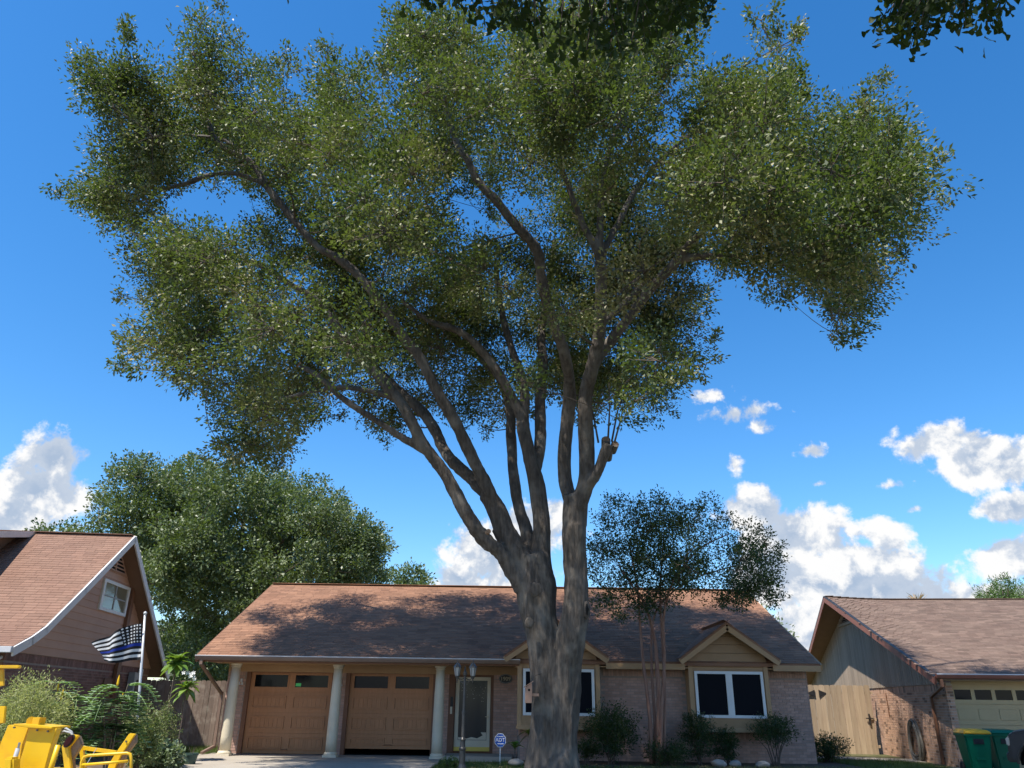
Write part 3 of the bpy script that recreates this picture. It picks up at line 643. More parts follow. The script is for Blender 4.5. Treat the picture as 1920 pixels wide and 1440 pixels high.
nw = MB(); nw.bb(-10.2, XW-.03, .75, 10.9, 0, 2.4); nw.prism([(XW-.13, y, z-.14) for y, z in PR[1:7]]+[(XW-.13, 10.7, 2.3), (XW-.13, .8, 2.3)], (.10, 0, 0)); nw = nw.build('wall', 'mortar', NL); it = []
bricks(it, .75, 10.9, .02, 2.42, lambda a, z: (Vector((XW-.036, a, z)), Rz), soldier=.2); bricks(it, -10.2, XW-.03, .02, 2.42, lambda a, z: (Vector((a, .746, z)), None), soldier=.2)
pieces('brick', 'brick_courses', it, 'brick_left', nw, key=lambda i: (i[0].x < -.6, i[0].z < 1.3, i[0].y))
z = 2.43; k = 0
WY0, WY1, WZ0, WZ1 = 5.3, 7.45, 3.86, 4.76
while z < 5.95:
    s0, s1 = span(z), span(z+.2)
    if s0 is None: break
    s1 = s1 or (5.7, 5.86)
    segs = [(s0[0], s0[1], s1[0], s1[1])]
    for (a0, a1, b0, b1) in segs:
        MB().prism([(XW+.012, a0, z), (XW+.012, a1, z), (XW-.006, b1, z+.205), (XW-.006, b0, z+.205)], (-.03, 0, 0), t=random.random()).build('siding_board', 'siding_left', NL)
    z += .2
# window in the gable
w = MB(); t = .09
for (a, b, c, d) in ((WY0, WY1, WZ1-t, WZ1), (WY0, WY1, WZ0, WZ0+t), (WY0, WY0+t*1.6, WZ0+t, WZ1-t), (WY1-t*1.6, WY1, WZ0+t, WZ1-t)): w.bb(XW-.01, XW+.06, a, b, c, d)
w = w.build('window', 'white_paint', NL); MB().bb(XW+.012, XW+.022, WY0+.1, WY1-.1, WZ0+.06, WZ1-.06).build('window_pane', 'glass_pale', w)
cy, cz = (WY0+WY1)/2, (WZ0+WZ1)/2; MB().bb(XW+.022, XW+.04, cy-.03, cy+.03, WZ0+t, WZ1-t).build('mullion', 'grey_box', w); MB().bb(XW+.022, XW+.038, WY0+.12, WY1-.12, cz-.016, cz+.016).build('glazing_bar', 'grey_box', w)
MB().bb(XW+.002, XW+.11, 7.55, 7.80, 1.5, 5.12).build('conduit_cover', 'brown_trim', NL)
MB().prism([(XW+.016, 4.75, 5.08), (XW+.016, 6.85, 5.08), (XW+.016, 5.78, 5.86)], (.012, 0, 0)).build('gable_vent', 'dark_inside', NL)
for q in range(7):
    zz = 5.09+q*.105; hw = 1.02*(5.86-zz)/.78
    if hw > .05: MB().prism([(XW+.026, 5.78-hw, zz), (XW+.07, 5.78-hw, zz-.03), (XW+.07, 5.78+hw, zz-.03), (XW+.026, 5.78+hw, zz)], (0, 0, .03)).build('vent_slat', 'siding_left', NL)
MB().bar((XW+.05, 5.9, 5.06), (XW+.05, 5.9, 5.8), .05, .05, up=(0, 1, 0)).build('vent_post', 'siding_left', NL)
# gutter, porch post and brace, meter box
MB().bb(-10.5, .03, -.13, .02, 2.36, 2.49).build('gutter', 'white_fascia', NL, bevel=.01)
MB().bb(-.62, -.5, .06, .18, 0, 2.36).build('porch_post', 'white_paint', NL)
br = MB(); br.tube([(-.56, .2, 1.75), (-.56, .3, 2.0), (-.56, .5, 2.2), (-.56, .75, 2.3)], .04, 6); br.build('post_brace', 'white_paint', NL)
MB().bb(XW+.002, XW+.2, 8.9, 9.6, 1.55, 2.25).build('meter_box', 'grey_box', NL, bevel=.01); MB().bb(XW+.01, XW+.10, 9.75, 9.95, 1.35, 2.38).build('downspout', 'white_paint', NL)
MB().bb(XW+.004, XW+.03, 6.9, 8.3, 0, 2.02).build('side_door', 'soffit_brown', NL)
# shed dormer up at the ridge
dx = -2.95; dr = MB(); yr, zr = 5.78, 6.16; yf_, zf_ = 2.1, 5.42
A = [Vector((-9, yf_, zf_)), Vector((dx, yf_, zf_)), Vector((dx, yr, zr)), Vector((-9, yr, zr))]; dr.add(A+[p+Vector((0, 0, -.08)) for p in A], [(0, 1, 2, 3), (7, 6, 5, 4), (0, 4, 5, 1), (1, 5, 6, 2), (2, 6, 7, 3), (3, 7, 4, 0)])
dr = dr.build('dormer_roof', 'shingle_left', NL); it = []; v = Vector((0, yr-yf_, zr-zf_)); shingles(it, (-9, yf_, zf_), (1, 0, 0), v, [(0, 0), (-9*-1+dx, 0), (9+dx, v.length), (0, v.length)], tvar=.45); pieces('dormer_shingle', 'dormer_shingle_courses', it, 'shingle_left', dr, limit=80)
MB().bar((dx+.02, yf_-.02, zf_-.08), (dx+.02, yr, zr-.08), .04, .17).build('dormer_fascia', 'white_fascia', NL)
MB().prism([(dx-.35, yf_+.3, roofz(yf_+.3)-.05), (dx-.35, yf_+.3, zf_-.03), (dx-.35, yr-.1, zr-.12)], (-5.4, 0, 0)).build('dormer_cheek', 'soffit_brown', NL)
# ------------------------------------------------------------------ the neighbour with the cream garage
NR = thing('ranch_house', 'low brown-roofed house with board gable, mixed brick wall and cream garage door', 'house', (12.3, 23.2, 0), -math.atan(.128), local=True)
QR = [(-.45, 2.30), (8.15, 5.42), (16.75, 2.30)]; XA, XB = -.8, 13.5
xa = lambda y: -.35-.45*max(0, 1-abs(y-8.15)/8.6)      # the gable end leans out towards the peak
def kick(x): return .13*max(0, 1-(x-XA)/2.6)**2      # the ridge turns up at the gable end
rf = MB(); nx = [XA, XA+.5, XA+1.1, XA+1.9, XA+2.8, XB]
for s in range(2):
    (ya, za), (yb, zb) = QR[s], QR[s+1]
    for i in range(len(nx)-1):
        ka, kb = kick(nx[i]), kick(nx[i+1]); k = lambda y, q: q*(1-abs(y-8.15)/8.6)
        xl = (lambda y: xa(y) if i == 0 else nx[i])
        A = [Vector((xl(ya), ya, za+k(ya, ka))), Vector((nx[i+1], ya, za+k(ya, kb))), Vector((nx[i+1], yb, zb+k(yb, kb))), Vector((xl(yb), yb, zb+k(yb, ka)))]
        rf.add(A+[p+Vector((0, 0, -.09)) for p in A], [(0, 1, 2, 3), (7, 6, 5, 4), (0, 4, 5, 1), (1, 5, 6, 2), (2, 6, 7, 3), (3, 7, 4, 0)])
rf = rf.build('roof', 'shingle_right', NR); it = []
v = Vector((0, 8.6, 3.12)); shingles(it, (XA, -.45, 2.30), (1, 0, 0), v, [(.45, 0), (XB-XA, 0), (XB-XA, v.length), (0, v.length)], w=.28, tvar=.55)
it = [((Vector((c.x, c.y, c.z+kick(c.x)*(1-abs(c.y-8.15)/8.6)))), s, r, t) for (c, s, r, t) in it]
pieces('shingle', 'shingle_courses', it, 'shingle_right', rf)
it = []; x = XA
while x < XB-.2: it.append((Vector((x+.15, 8.15, 5.442+kick(x+.15))), (.3, .28, .022), None, random.random()*.5)); x += .29
pieces('ridge_cap', 'ridge_caps', it, 'shingle_right', rf)
for s in range(2):
    (ya, za), (yb, zb) = QR[s], QR[s+1]; ka = kick(XA)
    z0 = za+(ka if s else 0); z1 = zb+(0 if s else ka)
    MB().bar((xa(ya)-.025, ya, z0-.11), (xa(yb)-.025, yb, z1-.11), .05, .21).build('rake_board', 'rust_fascia', NR); MB().bar((xa(ya)-.01, ya, z0+.0), (xa(yb)-.01, yb, z1+.0), .09, .03).build('drip_edge', 'black_metal', NR)
    MB().prism([(0.02, ya, za-.13), (xa(ya), ya, z0-.13), (xa(yb), yb, z1-.13), (.02, yb, zb-.13)], (0, 0, -.02)).build('rake_soffit', 'soffit_brown', NR)
nw = MB(); nw.bb(.02, .14, .02, 16.6, -.1, 2.2); nw.prism([(.02, 0, 2.15), (.02, 16.3, 2.15), (.02, 8.15, 5.16)], (.08, 0, 0)); nw.bb(.14, .2, .02, .2, -.1, 2.2); nw.bb(2.9, 12.8, .02, .2, -.1, 2.3); nw.bb(12.6, 12.8, .2, 16.6, 0, 2.3); nw.bb(.2, 2.9, .1, .2, 2.15, 2.3)
nw = nw.build('wall', 'mortar_pale', NR); it = []
tfm = lambda: random.choice((.55, .6, .5, .65, .7, .45, .58, .62, .5, .04, .3))
bricks(it, .0, 6.9, -.08, 2.13, lambda a, z: (Vector((.026, a, z)), Rz), soldier=.2, tf=tfm); bricks(it, 6.9, 12, -.08, 2.13, lambda a, z: (Vector((.026, a, z)), Rz), tf=tfm)
bricks(it, .0, .2, -.08, 2.13, lambda a, z: (Vector((a, .026, z)), None), tf=tfm); bricks(it, 2.9, 6, -.08, 2.13, lambda a, z: (Vector((a, .026, z)), None), tf=tfm)
pieces('brick', 'brick_courses', it, 'brick_mix', nw, key=lambda i: (i[0].x > .25, i[0].y))
y = -.05
while y < 16.6:
    yc = y+.1; top = 5.42-.34*abs(yc-8.15)*1.0-.12; top = 5.42-3.12/8.6*abs(yc-8.15)-.14
    z0 = 2.135
    if top > z0+.03: MB().prism([(.016, y+.012, z0), (.016, y+.188, z0), (.016, y+.188, top), (.016, y+.012, top)], (-.03, 0, 0), t=random.random()).build('gable_board', 'siding_right', NR)
    y += .2
# louvred vent at the peak
MB().prism([(-.02, 7.0, 4.62), (-.02, 9.3, 4.62), (-.02, 8.15, 5.02)], (-.012, 0, 0)).build('gable_vent', 'dark_inside', NR)
for q in range(5):
    zz = 4.62+q*.08; hw = 1.13*(5.02-zz)/.4; MB().prism([(-.03, 8.15-hw, zz+.03), (-.075, 8.15-hw, zz), (-.075, 8.15+hw, zz), (-.03, 8.15+hw, zz+.03)], (0, 0, .02)).build('vent_slat', 'soffit_brown', NR)
MB().bb(-.07, -.016, 6.7, 9.6, 4.5, 4.6).build('vent_sill', 'siding_right', NR)
gu = MB(); gu.prism([(-.36, -.45+y_, z_) for y_, z_ in ((-.12, 2.37), (-.12, 2.32), (-.09, 2.26), (0, 2.25), (0, 2.37))], (13.86, 0, 0)); gu = gu.build('gutter', 'rust_fascia', NR)
MB().bb(-.36, 13.5, -.582, -.568, 2.352, 2.378).build('gutter_lip', 'white_fascia', gu)
MB().bb(-.33, 13.4, -.42, .1, 2.2, 2.23).build('front_soffit', 'garage_cream', NR)
ds = MB(); ds.bar((-.25, -.5, 2.24), (-.25, -.5, 2.02), .09, .07, up=(0, 1, 0)); ds.bar((-.25, -.5, 2.05), (-.06, .98, 1.8), .09, .07); ds.bar((-.06, .98, 1.84), (-.06, .98, .02), .09, .07, up=(1, 0, 0)); ds.build('downspout', 'brown_trim', NR, bevel=.008)
gd = MB().bb(.2, 2.9, .09, .1, .0, 2.15).build('garage_door', 'garage_cream', NR)
for k in range(4):
    z0, z1 = .02+k*.53, .02+(k+1)*.53-.008; s = MB()
    if k == 3:
        s.bb(.2, 2.9, .05, .09, z0, 1.72+.0); s.bb(.2, 2.9, .05, .09, 1.98, z1); xs_ = .2
        for q in range(5):
            a = .24+q*.54; s.bb(xs_, a, .05, .09, 1.72, 1.98); xs_ = a+.44
            MB().bb(a, a+.44, .07, .078, 1.72, 1.98).build('window_pane', 'glass_dark', gd)
        s.bb(xs_, 2.9, .05, .09, 1.72, 1.98)
    else:
        s.bb(.2, 2.9, .05, .09, z0, z1)
        for q in range(5): a = .24+q*.54; MB().bb(a, a+.44, .038, .052, z0+.12, z1-.12).build('raised_panel', 'garage_cream', gd, bevel=.01)
    s.build('door_section', 'garage_cream', gd)
MB().bb(.18, 2.92, .0, .10, 2.13, 2.2).build('door_header', 'garage_cream', NR)
MB().bb(.2, 2.9, .11, .14, 0, 2.15).build('garage_door_backing', 'dark_inside', NR)
ch = MB().bb(9.0, 10.2, 9.6, 10.6, 4.6, 6.35).build('chimney', 'mortar', NR); it = []
bricks(it, 9.0, 10.2, 5.0, 6.35, lambda a, z: (Vector((a, 9.596, z)), None)); bricks(it, 9.6, 10.6, 5.0, 6.35, lambda a, z: (Vector((8.996, a, z)), Rz)); pieces('chimney_brick', 'chimney_brick_courses', it, 'brick_left', ch, limit=60)
MB().bb(8.92, 10.28, 9.52, 10.68, 6.35, 6.45).build('chimney_cap', 'mortar', ch)
# things on its side wall: thermometer strip
MB().bb(-.012, .0, 5.15, 5.2, 1.2, 1.95).build('wall_conduit', 'brown_trim', NR)
# ------------------------------------------------------------------ fences
def fence(name, label, ax, bx, y0, y1, top, z0, pw, m, gap=.008):
    f = thing(name, label, 'fence', (ax, y0, 0)); n = int(math.hypot(bx-ax, y1-y0)/(pw+gap)); d = Vector((bx-ax, y1-y0, 0)).normalized(); R = Matrix.Rotation(math.atan2(d.y, d.x), 3, 'Z')
    for i in range(n):
        c = Vector((ax, y0, 0))+d*((i+.5)*(pw+gap)); t = top+random.uniform(-.012, .012); lean = random.uniform(-.006, .006); w = pw/2; k = .03
        poly = [Vector((-w, 0, z0)), Vector((w, 0, z0)), Vector((w+lean, 0, t-k)), Vector((w-k+lean, 0, t)), Vector((-w+k+lean, 0, t)), Vector((-w+lean, 0, t-k))]
        yo = random.uniform(-.004, .004); mb = MB(); mb.prism([c+R @ (p+Vector((0, yo, 0))) for p in poly], R @ Vector((0, .018, 0)), t=random.random()); mb.build('picket', m, f)
    for z in (z0+.25, (z0+top)/2, top-.25): MB().bar(Vector((ax, y0, z))+R @ Vector((0, .045, 0)), Vector((bx, y1, z))+R @ Vector((0, .045, 0)), .04, .09).build('rail', m, f)
    k = 0
    while k < n*(pw+gap): c = Vector((ax, y0, 0))+d*k+R @ Vector((0, .11, 0)); MB().box((c.x, c.y, top/2-.05), (.09, .09, top-.1), R).build('post', m, f); k += 2.2
    return f
FL = fence('picket_fence', 'weathered grey-brown picket fence between the tall gable and the garage', -12.1, -8.45, 26.9, 26.9, 2.02, .02, .155, 'fence_grey')
FR = fence('gate_fence', 'sunlit tan wooden gate fence with black hinges beside the mixed brick wall', 8.7, 13.0, 30.0, 29.45, 2.22, -.01, .185, 'fence_tan')
for s, xx in ((-1, 11.02), (1, 11.16)):
    yy = 30.0-.128*(xx-8.7); h = MB(); h.prism([(xx, yy-.03, 2.06), (xx+s*.06, yy-.03, 2.03), (xx+s*.34, yy-.03, 1.93), (xx+s*.06, yy-.03, 1.84), (xx, yy-.03, 1.80)], (0, .02, 0)); h.build('hinge', 'black_metal', FR)
lt = MB(); yy = 30.0-.128*(12.75-8.7); lt.box((12.75, yy-.03, 1.1), (.05, .03, .38)); lt.box((12.75, yy-.045, 1.14), (.26, .03, .035)); lt.build('latch', 'black_metal', FR)
LOG = []
# ------------------------------------------------------------------ the great oak
CROWN = [(105,290),(135,278),(175,302),(190,250),(180,200),(150,140),(138,105),(190,92),(235,112),(240,36),(262,42),(292,4),(312,25),(330,70),(345,40),(385,32),(397,2),(425,0),(432,20),(466,24),(484,50),(478,112),(517,98),(544,94),(569,118),(600,104),(621,80),(642,60),(664,82),(670,110),(700,105),
 (716,88),(731,58),(727,14),(751,22),(782,15),(813,22),(844,14),(879,22),(896,40),(906,70),(902,88),(926,99),(922,64),(941,36),(960,-30),(1285,-30),(1311,39),(1318,66),(1307,105),(1300,138),(1318,134),(1329,120),(1368,131),(1373,97),(1358,63),(1397,44),(1397,14),(1441,18),(1460,58),(1490,62),(1524,68),(1519,112),(1499,141),(1524,151),(1538,180),(1548,214),(1572,190),(1597,155),(1611,128),(1645,123),(1650,151),(1672,155),(1655,190),(1694,219),(1679,238),(1713,267),(1699,297),(1723,292),(1742,282),(1742,253),(1772,226),(1778,272),(1794,289),(1778,311),(1802,338),(1786,374),(1762,384),(1767,413),(1752,438),(1733,472),(1699,481),(1679,508),(1665,481),(1650,486),(1652,535),(1635,574),(1650,594),(1621,603),(1597,622),(1592,651),(1533,662),(1528,637),(1499,598),(1514,583),(1509,564),(1490,583),(1456,618),(1446,593),(1417,583),(1407,540),(1383,525),(1339,530),(1329,549),(1340,592),(1334,622),(1346,685),(1320,705),(1290,700),(1280,760),(1242,780),(1236,822),(1190,800),(1170,835),(1148,815),(1120,780),(1085,830),(1068,800),(1045,818),(1020,760),(985,770),(950,830),(915,828),(880,812),(850,790),(820,800),(780,790),(742,832),(711,843),(697,808),(660,800),(640,770),(620,800),(646,822),(640,848),(617,830),(585,801),(574,838),(552,862),(516,876),(440,870),(400,842),(368,795),(380,760),(340,715),(300,692),(270,702),(226,686),(240,640),(210,630),(225,590),(270,590),(265,560),(205,552),(205,526),(268,530),(240,470),(250,440),(200,440),(180,400),(105,366),(112,350),(165,345),(150,312)]
HOLES = [[(845,385),(880,383),(910,405),(900,425),(855,415)], [(300,365),(345,358),(420,385),(495,365),(500,395),(430,408),(350,410),(310,400)], [(1245,205),(1265,205),(1262,242),(1248,238)]]
CROWN = [(950+(x-950)*1.025, 400+(y-400)*1.03) for x, y in CROWN]
OT = thing('oak_tree', 'giant spreading oak with forked grey trunk in front of the brick house', 'tree', (1.45, 19.0, 0))
# limbs traced as (x, y, depth, radius in photo pixels)
L_ = {}
L_['left_trunk'] = [(1022,1466,19.0,44),(1022,1430,19.0,35),(1024,1380,19.0,31),(1027,1300,19.0,30),(1020,1220,19.0,32),(1010,1150,19.0,36),(1005,1090,19.05,36),(1000,1045,19.1,31)]
L_['right_trunk'] = [(1060,1466,18.9,36),(1057,1430,18.9,29),(1056,1380,18.9,27),(1060,1300,18.9,28),(1068,1220,18.85,28),(1078,1150,18.8,26),(1078,1085,18.8,22),(1079,1030,18.8,23),(1078,970,18.8,24),(1080,930,18.8,24)]
L_['A'] = [(1000,1110,19.0,22),(972,1085,18.9,17),(940,1040,18.8,14),(900,1003,18.7,14),(866,947,18.6,13),(832,885,18.5,12),(794,833,18.3,11),(751,754,18.1,10.5),(697,693,17.9,9.5),(650,646,17.7,9),(624,602,17.6,8),(599,566,17.5,7),(552,537,17.3,6),(490,500,17.1,5),(420,470,17.0,4)]
L_['A2'] = [(812,855,18.4,8),(780,835,18.3,7.5),(751,819,18.2,7),(697,783,18.0,6.5),(642,747,17.8,6),(599,707,17.7,5.5),(563,686,17.6,5.5)]
L_['A3'] = [(735,745,18.1,6),(700,735,18.0,5.5),(660,728,18.0,5),(632,727,18.0,4.5),(560,740,18.0,4),(480,760,18.0,3)]
L_['B'] = [(1000,1100,19.1,26),(975,1050,19.1,24),(953,1010,19.1,20),(933,960,19.1,18),(912,925,19.1,16)]
L_['B1'] = [(915,930,19.2,12),(880,893,19.4,12),(840,855,19.6,11),(812,800,19.9,10),(787,768,20.1,10),(745,730,20.4,9),(704,692,20.7,8),(640,640,21.2,7),(560,600,21.7,5),(470,570,22.1,4)]
L_['B2'] = [(925,945,19.0,13),(914,915,18.9,13),(885,857,18.7,12),(853,790,18.4,11.5),(821,736,18.1,11),(787,671,17.8,10.5),(754,628,17.5,10),(725,584,17.2,9),(697,545,16.9,8.5),(668,512,16.7,8),(632,483,16.5,8),(595,462,16.3,7),(540,400,16.1,7),(499,347,15.9,7),(471,305,15.8,6.5),(412,271,15.6,6),(385,222,15.5,5),(357,194,15.5,4),(330,150,15.5,3)]
L_['B3'] = [(499,347,15.9,5),(440,325,15.6,4.5),(388,330,15.3,4.5),(345,345,15.2,4),(294,354,15.1,3),(230,340,15.0,2.5)]
L_['B4'] = [(471,305,15.8,4),(420,262,16.2,3.5),(340,250,16.5,3),(270,215,16.6,2.5)]
L_['C'] = [(1000,1060,19.2,14),(988,1000,19.5,12),(972,947,19.7,11),(962,889,19.9,10),(959,832,20.1,9.5),(956,770,20.3,9),(940,715,20.5,8),(908,678,20.8,7),(876,650,21.1,6),(830,620,21.5,5)]
L_['C2'] = [(985,800,19.4,10),(967,758,19.3,9.5),(931,693,19.1,9),(895,649,18.9,8),(859,620,18.7,7),(805,602,18.5,5.5),(750,560,18.3,4)]
L_['D'] = [(1012,1060,19.2,22),(1016,1010,19.2,17),(1013,960,19.2,16),(1004,896,19.2,15),(991,848,19.3,13),(980,793,19.4,12),(984,736,19.6,9),(972,688,19.8,8),(959,653,20.0,7),(940,580,20.3,6),(930,500,20.5,5)]
L_['D2'] = [(1006,880,19.3,11),(1012,840,19.6,11),(1013,800,19.9,11),(1013,740,20.3,10),(1018,681,20.7,9),(1015,620,21.2,8),(1030,540,21.8,6),(1040,450,22.3,5)]
L_['E1'] = [(1074,950,18.85,15),(1060,900,19.0,13.5),(1058,850,19.0,13),(1064,790,19.0,13),(1068,740,18.8,12.5),(1066,700,18.4,11),(1051,637,17.8,10.5),(1029,583,17.3,10),(1015,522,16.8,10),(1008,471,16.4,10),(979,435,16.1,9.5),(957,410,15.9,9),(928,374,15.6,8.5),(896,341,15.4,8),(878,301,15.2,7.5),(856,269,15.1,6.5),(840,220,15.1,5),(820,150,15.1,4)]
L_['E2'] = [(1084,950,18.7,18),(1098,905,18.6,16),(1100,850,18.5,15),(1098,790,18.3,14.5),(1098,740,18.2,14),(1108,700,18.0,13),(1120,650,17.7,12),(1126,600,17.4,12),(1127,547,17.1,11),(1127,493,16.8,11),(1125,442,16.6,8),(1126,392,16.4,7),(1128,340,16.2,6),(1150,260,16.0,5),(1180,190,15.9,4)]
L_['E2a'] = [(1127,500,16.8,8),(1116,464,16.6,7.5),(1098,431,16.4,7),(1083,395,16.2,6.5),(1072,368,16.0,6),(1050,300,15.7,5),(1040,220,15.5,4)]
L_['E2b'] = [(1127,495,16.8,8),(1139,457,16.9,7),(1160,418,17.1,6.5),(1190,360,17.4,5.5),(1250,290,17.8,4.5),(1330,220,18.2,4),(1400,150,18.4,3)]
L_['E3'] = [(1108,690,18.0,11),(1130,660,18.0,10.5),(1152,630,18.0,10),(1181,594,17.9,9.5),(1210,554,17.8,9),(1246,514,17.7,9),(1282,485,17.6,8),(1340,480,17.5,6.5),(1410,482,17.4,6),(1480,500,17.3,5),(1540,540,17.2,3.5),(1560,600,17.2,2.5)]
L_['E3b'] = [(1246,514,17.7,7),(1290,460,17.4,6.5),(1350,410,17.1,6),(1430,370,16.8,5.5),(1520,330,16.6,5),(1610,290,16.5,4),(1700,300,16.4,3)]
L_['E3c'] = [(1126,610,17.5,8),(1165,575,18.2,7),(1200,540,18.8,6),(1260,500,19.6,5),(1310,440,20.2,4.5),(1400,330,20.8,4),(1450,250,21,3)]
L_['E4'] = [(1088,930,18.7,15),(1106,905,18.5,12),(1120,885,18.4,10.5),(1130,858,18.35,10),(1139,833,18.3,10)]
tm = MB(); nodes = []; limbs3 = {}
for k, pts in L_.items():
    pts = [(x, y, d-(.2 if x < 1000 else .3)*(P(x, y, d).x-1.4), r) for x, y, d, r in pts]     # the crown leans forward on one side, back on the other
    pp = [P(x, y, d) for x, y, d, r in pts]; rr = [r*mpp(d, y) for x, y, d, r in pts]
    # Catmull-Rom resample, with a little wander
    Q = []; RQ = []
    for i in range(len(pp)-1):
        p0, p1, p2, p3 = pp[max(i-1, 0)], pp[i], pp[i+1], pp[min(i+2, len(pp)-1)]
        for t in (0, .25, .5, .75):
            q = .5*((2*p1)+(p2-p0)*t+(2*p0-5*p1+4*p2-p3)*t*t+(3*p1-p0-3*p2+p3)*t**3); Q.append(q); RQ.append(rr[i]*(1-t)+rr[i+1]*t)
    Q.append(pp[-1]); RQ.append(rr[-1]); tm.tube(Q, RQ, 14)
    limbs3[k] = (Q, RQ)
    if 'trunk' not in k and k not in ('E4', 'A2'): nodes += [(q, r) for q, r in list(zip(Q, RQ)) if q.z > 6.0]
# buttress roots
for a, l in ((1.3, .8), (2.4, .9), (3.4, 1.0), (4.3, .9)):
    b = Vector((1.34, 18.95, .42)); d = Vector((math.cos(a), math.sin(a), 0)); tm.tube([b+d*.2, b+d*.4+Vector((0, 0, -.25)), b+d*.6+Vector((0, 0, -.4)), b+d*l*.85+Vector((0, 0, -.5))], [.2, .17, .11, .05], 8)
tmp = tm.build('trunk_draft', 'bark', None)
md = tmp.modifiers.new('remesh', 'REMESH'); md.mode = 'VOXEL'; md.voxel_size = .042
ms = tmp.modifiers.new('smooth', 'SMOOTH'); ms.iterations = 3; ms.factor = .5
me = bpy.data.meshes.new_from_object(tmp.evaluated_get(bpy.context.evaluated_depsgraph_get())); bpy.data.objects.remove(tmp)
nv = len(me.vertices); co = np.empty(nv*3, np.float32); me.vertices.foreach_get('co', co); co = co.reshape(-1, 3); nr = np.empty(nv*3, np.float32); me.vertices.foreach_get('normal', nr); nr = nr.reshape(-1, 3)
dis = np.empty(nv, np.float32)
for i in range(nv):
    x, y, z = co[i]; a = .046 if z < 5.5 else .02
    dis[i] = a*(mnoise.noise((x*7, y*7, z*1.1))+.55*mnoise.noise((x*17, y*17, z*2.6)))+(.05 if z < 5.5 else .018)*mnoise.noise((x*1.9, y*1.9, z*1.0))
co = co+nr*dis[:, None]-np.array(ORG[OT], np.float32); me.vertices.foreach_set('co', co.ravel().astype(np.float32)); me.update(); me.name = 'trunk'
me.materials.clear(); TR = link('trunk', me, 'bark', OT, smooth=True)
# scars and knots on the bark
def knot(x, y, dep, rx, rz, slit=False):
    c = P(x, y, dep); me = bpy.data.meshes.new('knot'); bm = bmesh.new(); bmesh.ops.create_icosphere(bm, subdivisions=3, radius=1)
    for v in bm.verts: k = 1+.12*mnoise.noise(v.co*3+c); v.co = Vector((v.co.x*rx*k, v.co.y*.045, v.co.z*rz*k))-ORG[TR]+c
    bm.to_mesh(me); bm.free(); link('knot', me, 'bark', TR, True)
    if slit: MB().tube([c+Vector((0, -.045, -rz*.6)), c+Vector((.01, -.06, 0)), c+Vector((0, -.045, rz*.6))], [.012, .035, .012], 8).build('hollow', 'dark_inside', TR)
knot(1100, 1143, 18.52, .085, .20, slit=True); knot(992, 1168, 18.58, .10, .13); knot(1004, 1105, 18.5, .15, .17)
for (x, y, r, dx) in ((1137, 828, 9, -6), (1149, 836, 8, 12), (1141, 850, 8, 0), (1118, 887, 6, 8)):
    c = P(x, y, 18.25); MB().tube([c+Vector((0, .15, -.1)), c+Vector((dx*.004, -.10, .02))], r*.0125, 10).build('pruned_stub', 'bark', TR); c += Vector((dx*.004, -.10, .02)); MB().tube([c, c+Vector((dx*.0003, -.012, .002))], r*.010, 10).build('cut_face', 'cut_wood', TR)
for (x, y, d, v0, v1, r) in ((562, 685, 17.55, (0, 0, 0), (-.035, -.02, .02), .073), (914, 998, 18.3, (0, .05, 0), (.03, -.04, .02), .06), (1098, 431, 16.25, (0, .06, 0), (0, -.03, 0), .06)): c = P(x, y, d); MB().tube([c+Vector(v0), c+Vector(v1)], r, 10).build('saw_cut', 'cut_wood', TR)
for (a, b, c_, d) in (((1140, 825), (1143, 770), (1142, 715), 18.2), ((1147, 828), (1158, 770), (1172, 735), 18.2), ((1152, 830), (1163, 790), (1168, 765), 18.15), ((1122, 830), (1112, 775), (1098, 730), 18.2)): MB().tube([P(*a, d), P(*b, d), P(*c_, d)], [.028, .022, .012], 6).build('water_shoot', 'bark', OT, smooth=True)
VIS = {'A': 22, 'A2': 99, 'A3': 14, 'B': 99, 'B1': 26, 'B2': 62, 'B3': 14, 'B4': 6, 'C': 20, 'C2': 18, 'D': 34, 'D2': 18, 'E1': 62, 'E2': 48, 'E2a': 16, 'E2b': 8, 'E3': 28, 'E3b': 6, 'E4': 99}
lp_ = []
for k, c in VIS.items():
    Q, RQ = limbs3[k]; c = min(c, len(Q)); pp = proj([list(q) for q in Q[:c]]); lp_ += [(pp[i][0], pp[i][1], Q[i].y, RQ[i]/mpp(Q[i].y, pp[i][1])) for i in range(c)]
BG = hull_boughs(CROWN, HOLES, (.6, 18.2, 12.3), (14.0, 7.4, 9.6), 960, 1.0, .26, limbpx=np.array(lp_), shear=-.2)
bmb = MB(); connect(bmb, nodes, BG, CROWN); bmb.build('branches', 'bark_dark', OT, smooth=True)['kind'] = 'stuff'
cen = np.array([.6, 18.2, 9.0]); C, D, R_, T, B = twigs_of(BG, 18, cen, .24)
LOG.append(('oak boughs', len(BG), 'twigs', len(C)))
tv, tf = sticks(B, C, .011); npmesh('twigs', tv, tf, np.full(len(tf), .5), 'bark_dark', OT)
lv, lf, lt = foliage(C, D, R_*.85, 50, .100, .050, T, upb=1.0, spread=.22); LOG.append(('leaves', len(lf))); npmesh('crown', lv, lf, lt, 'oak', OT)
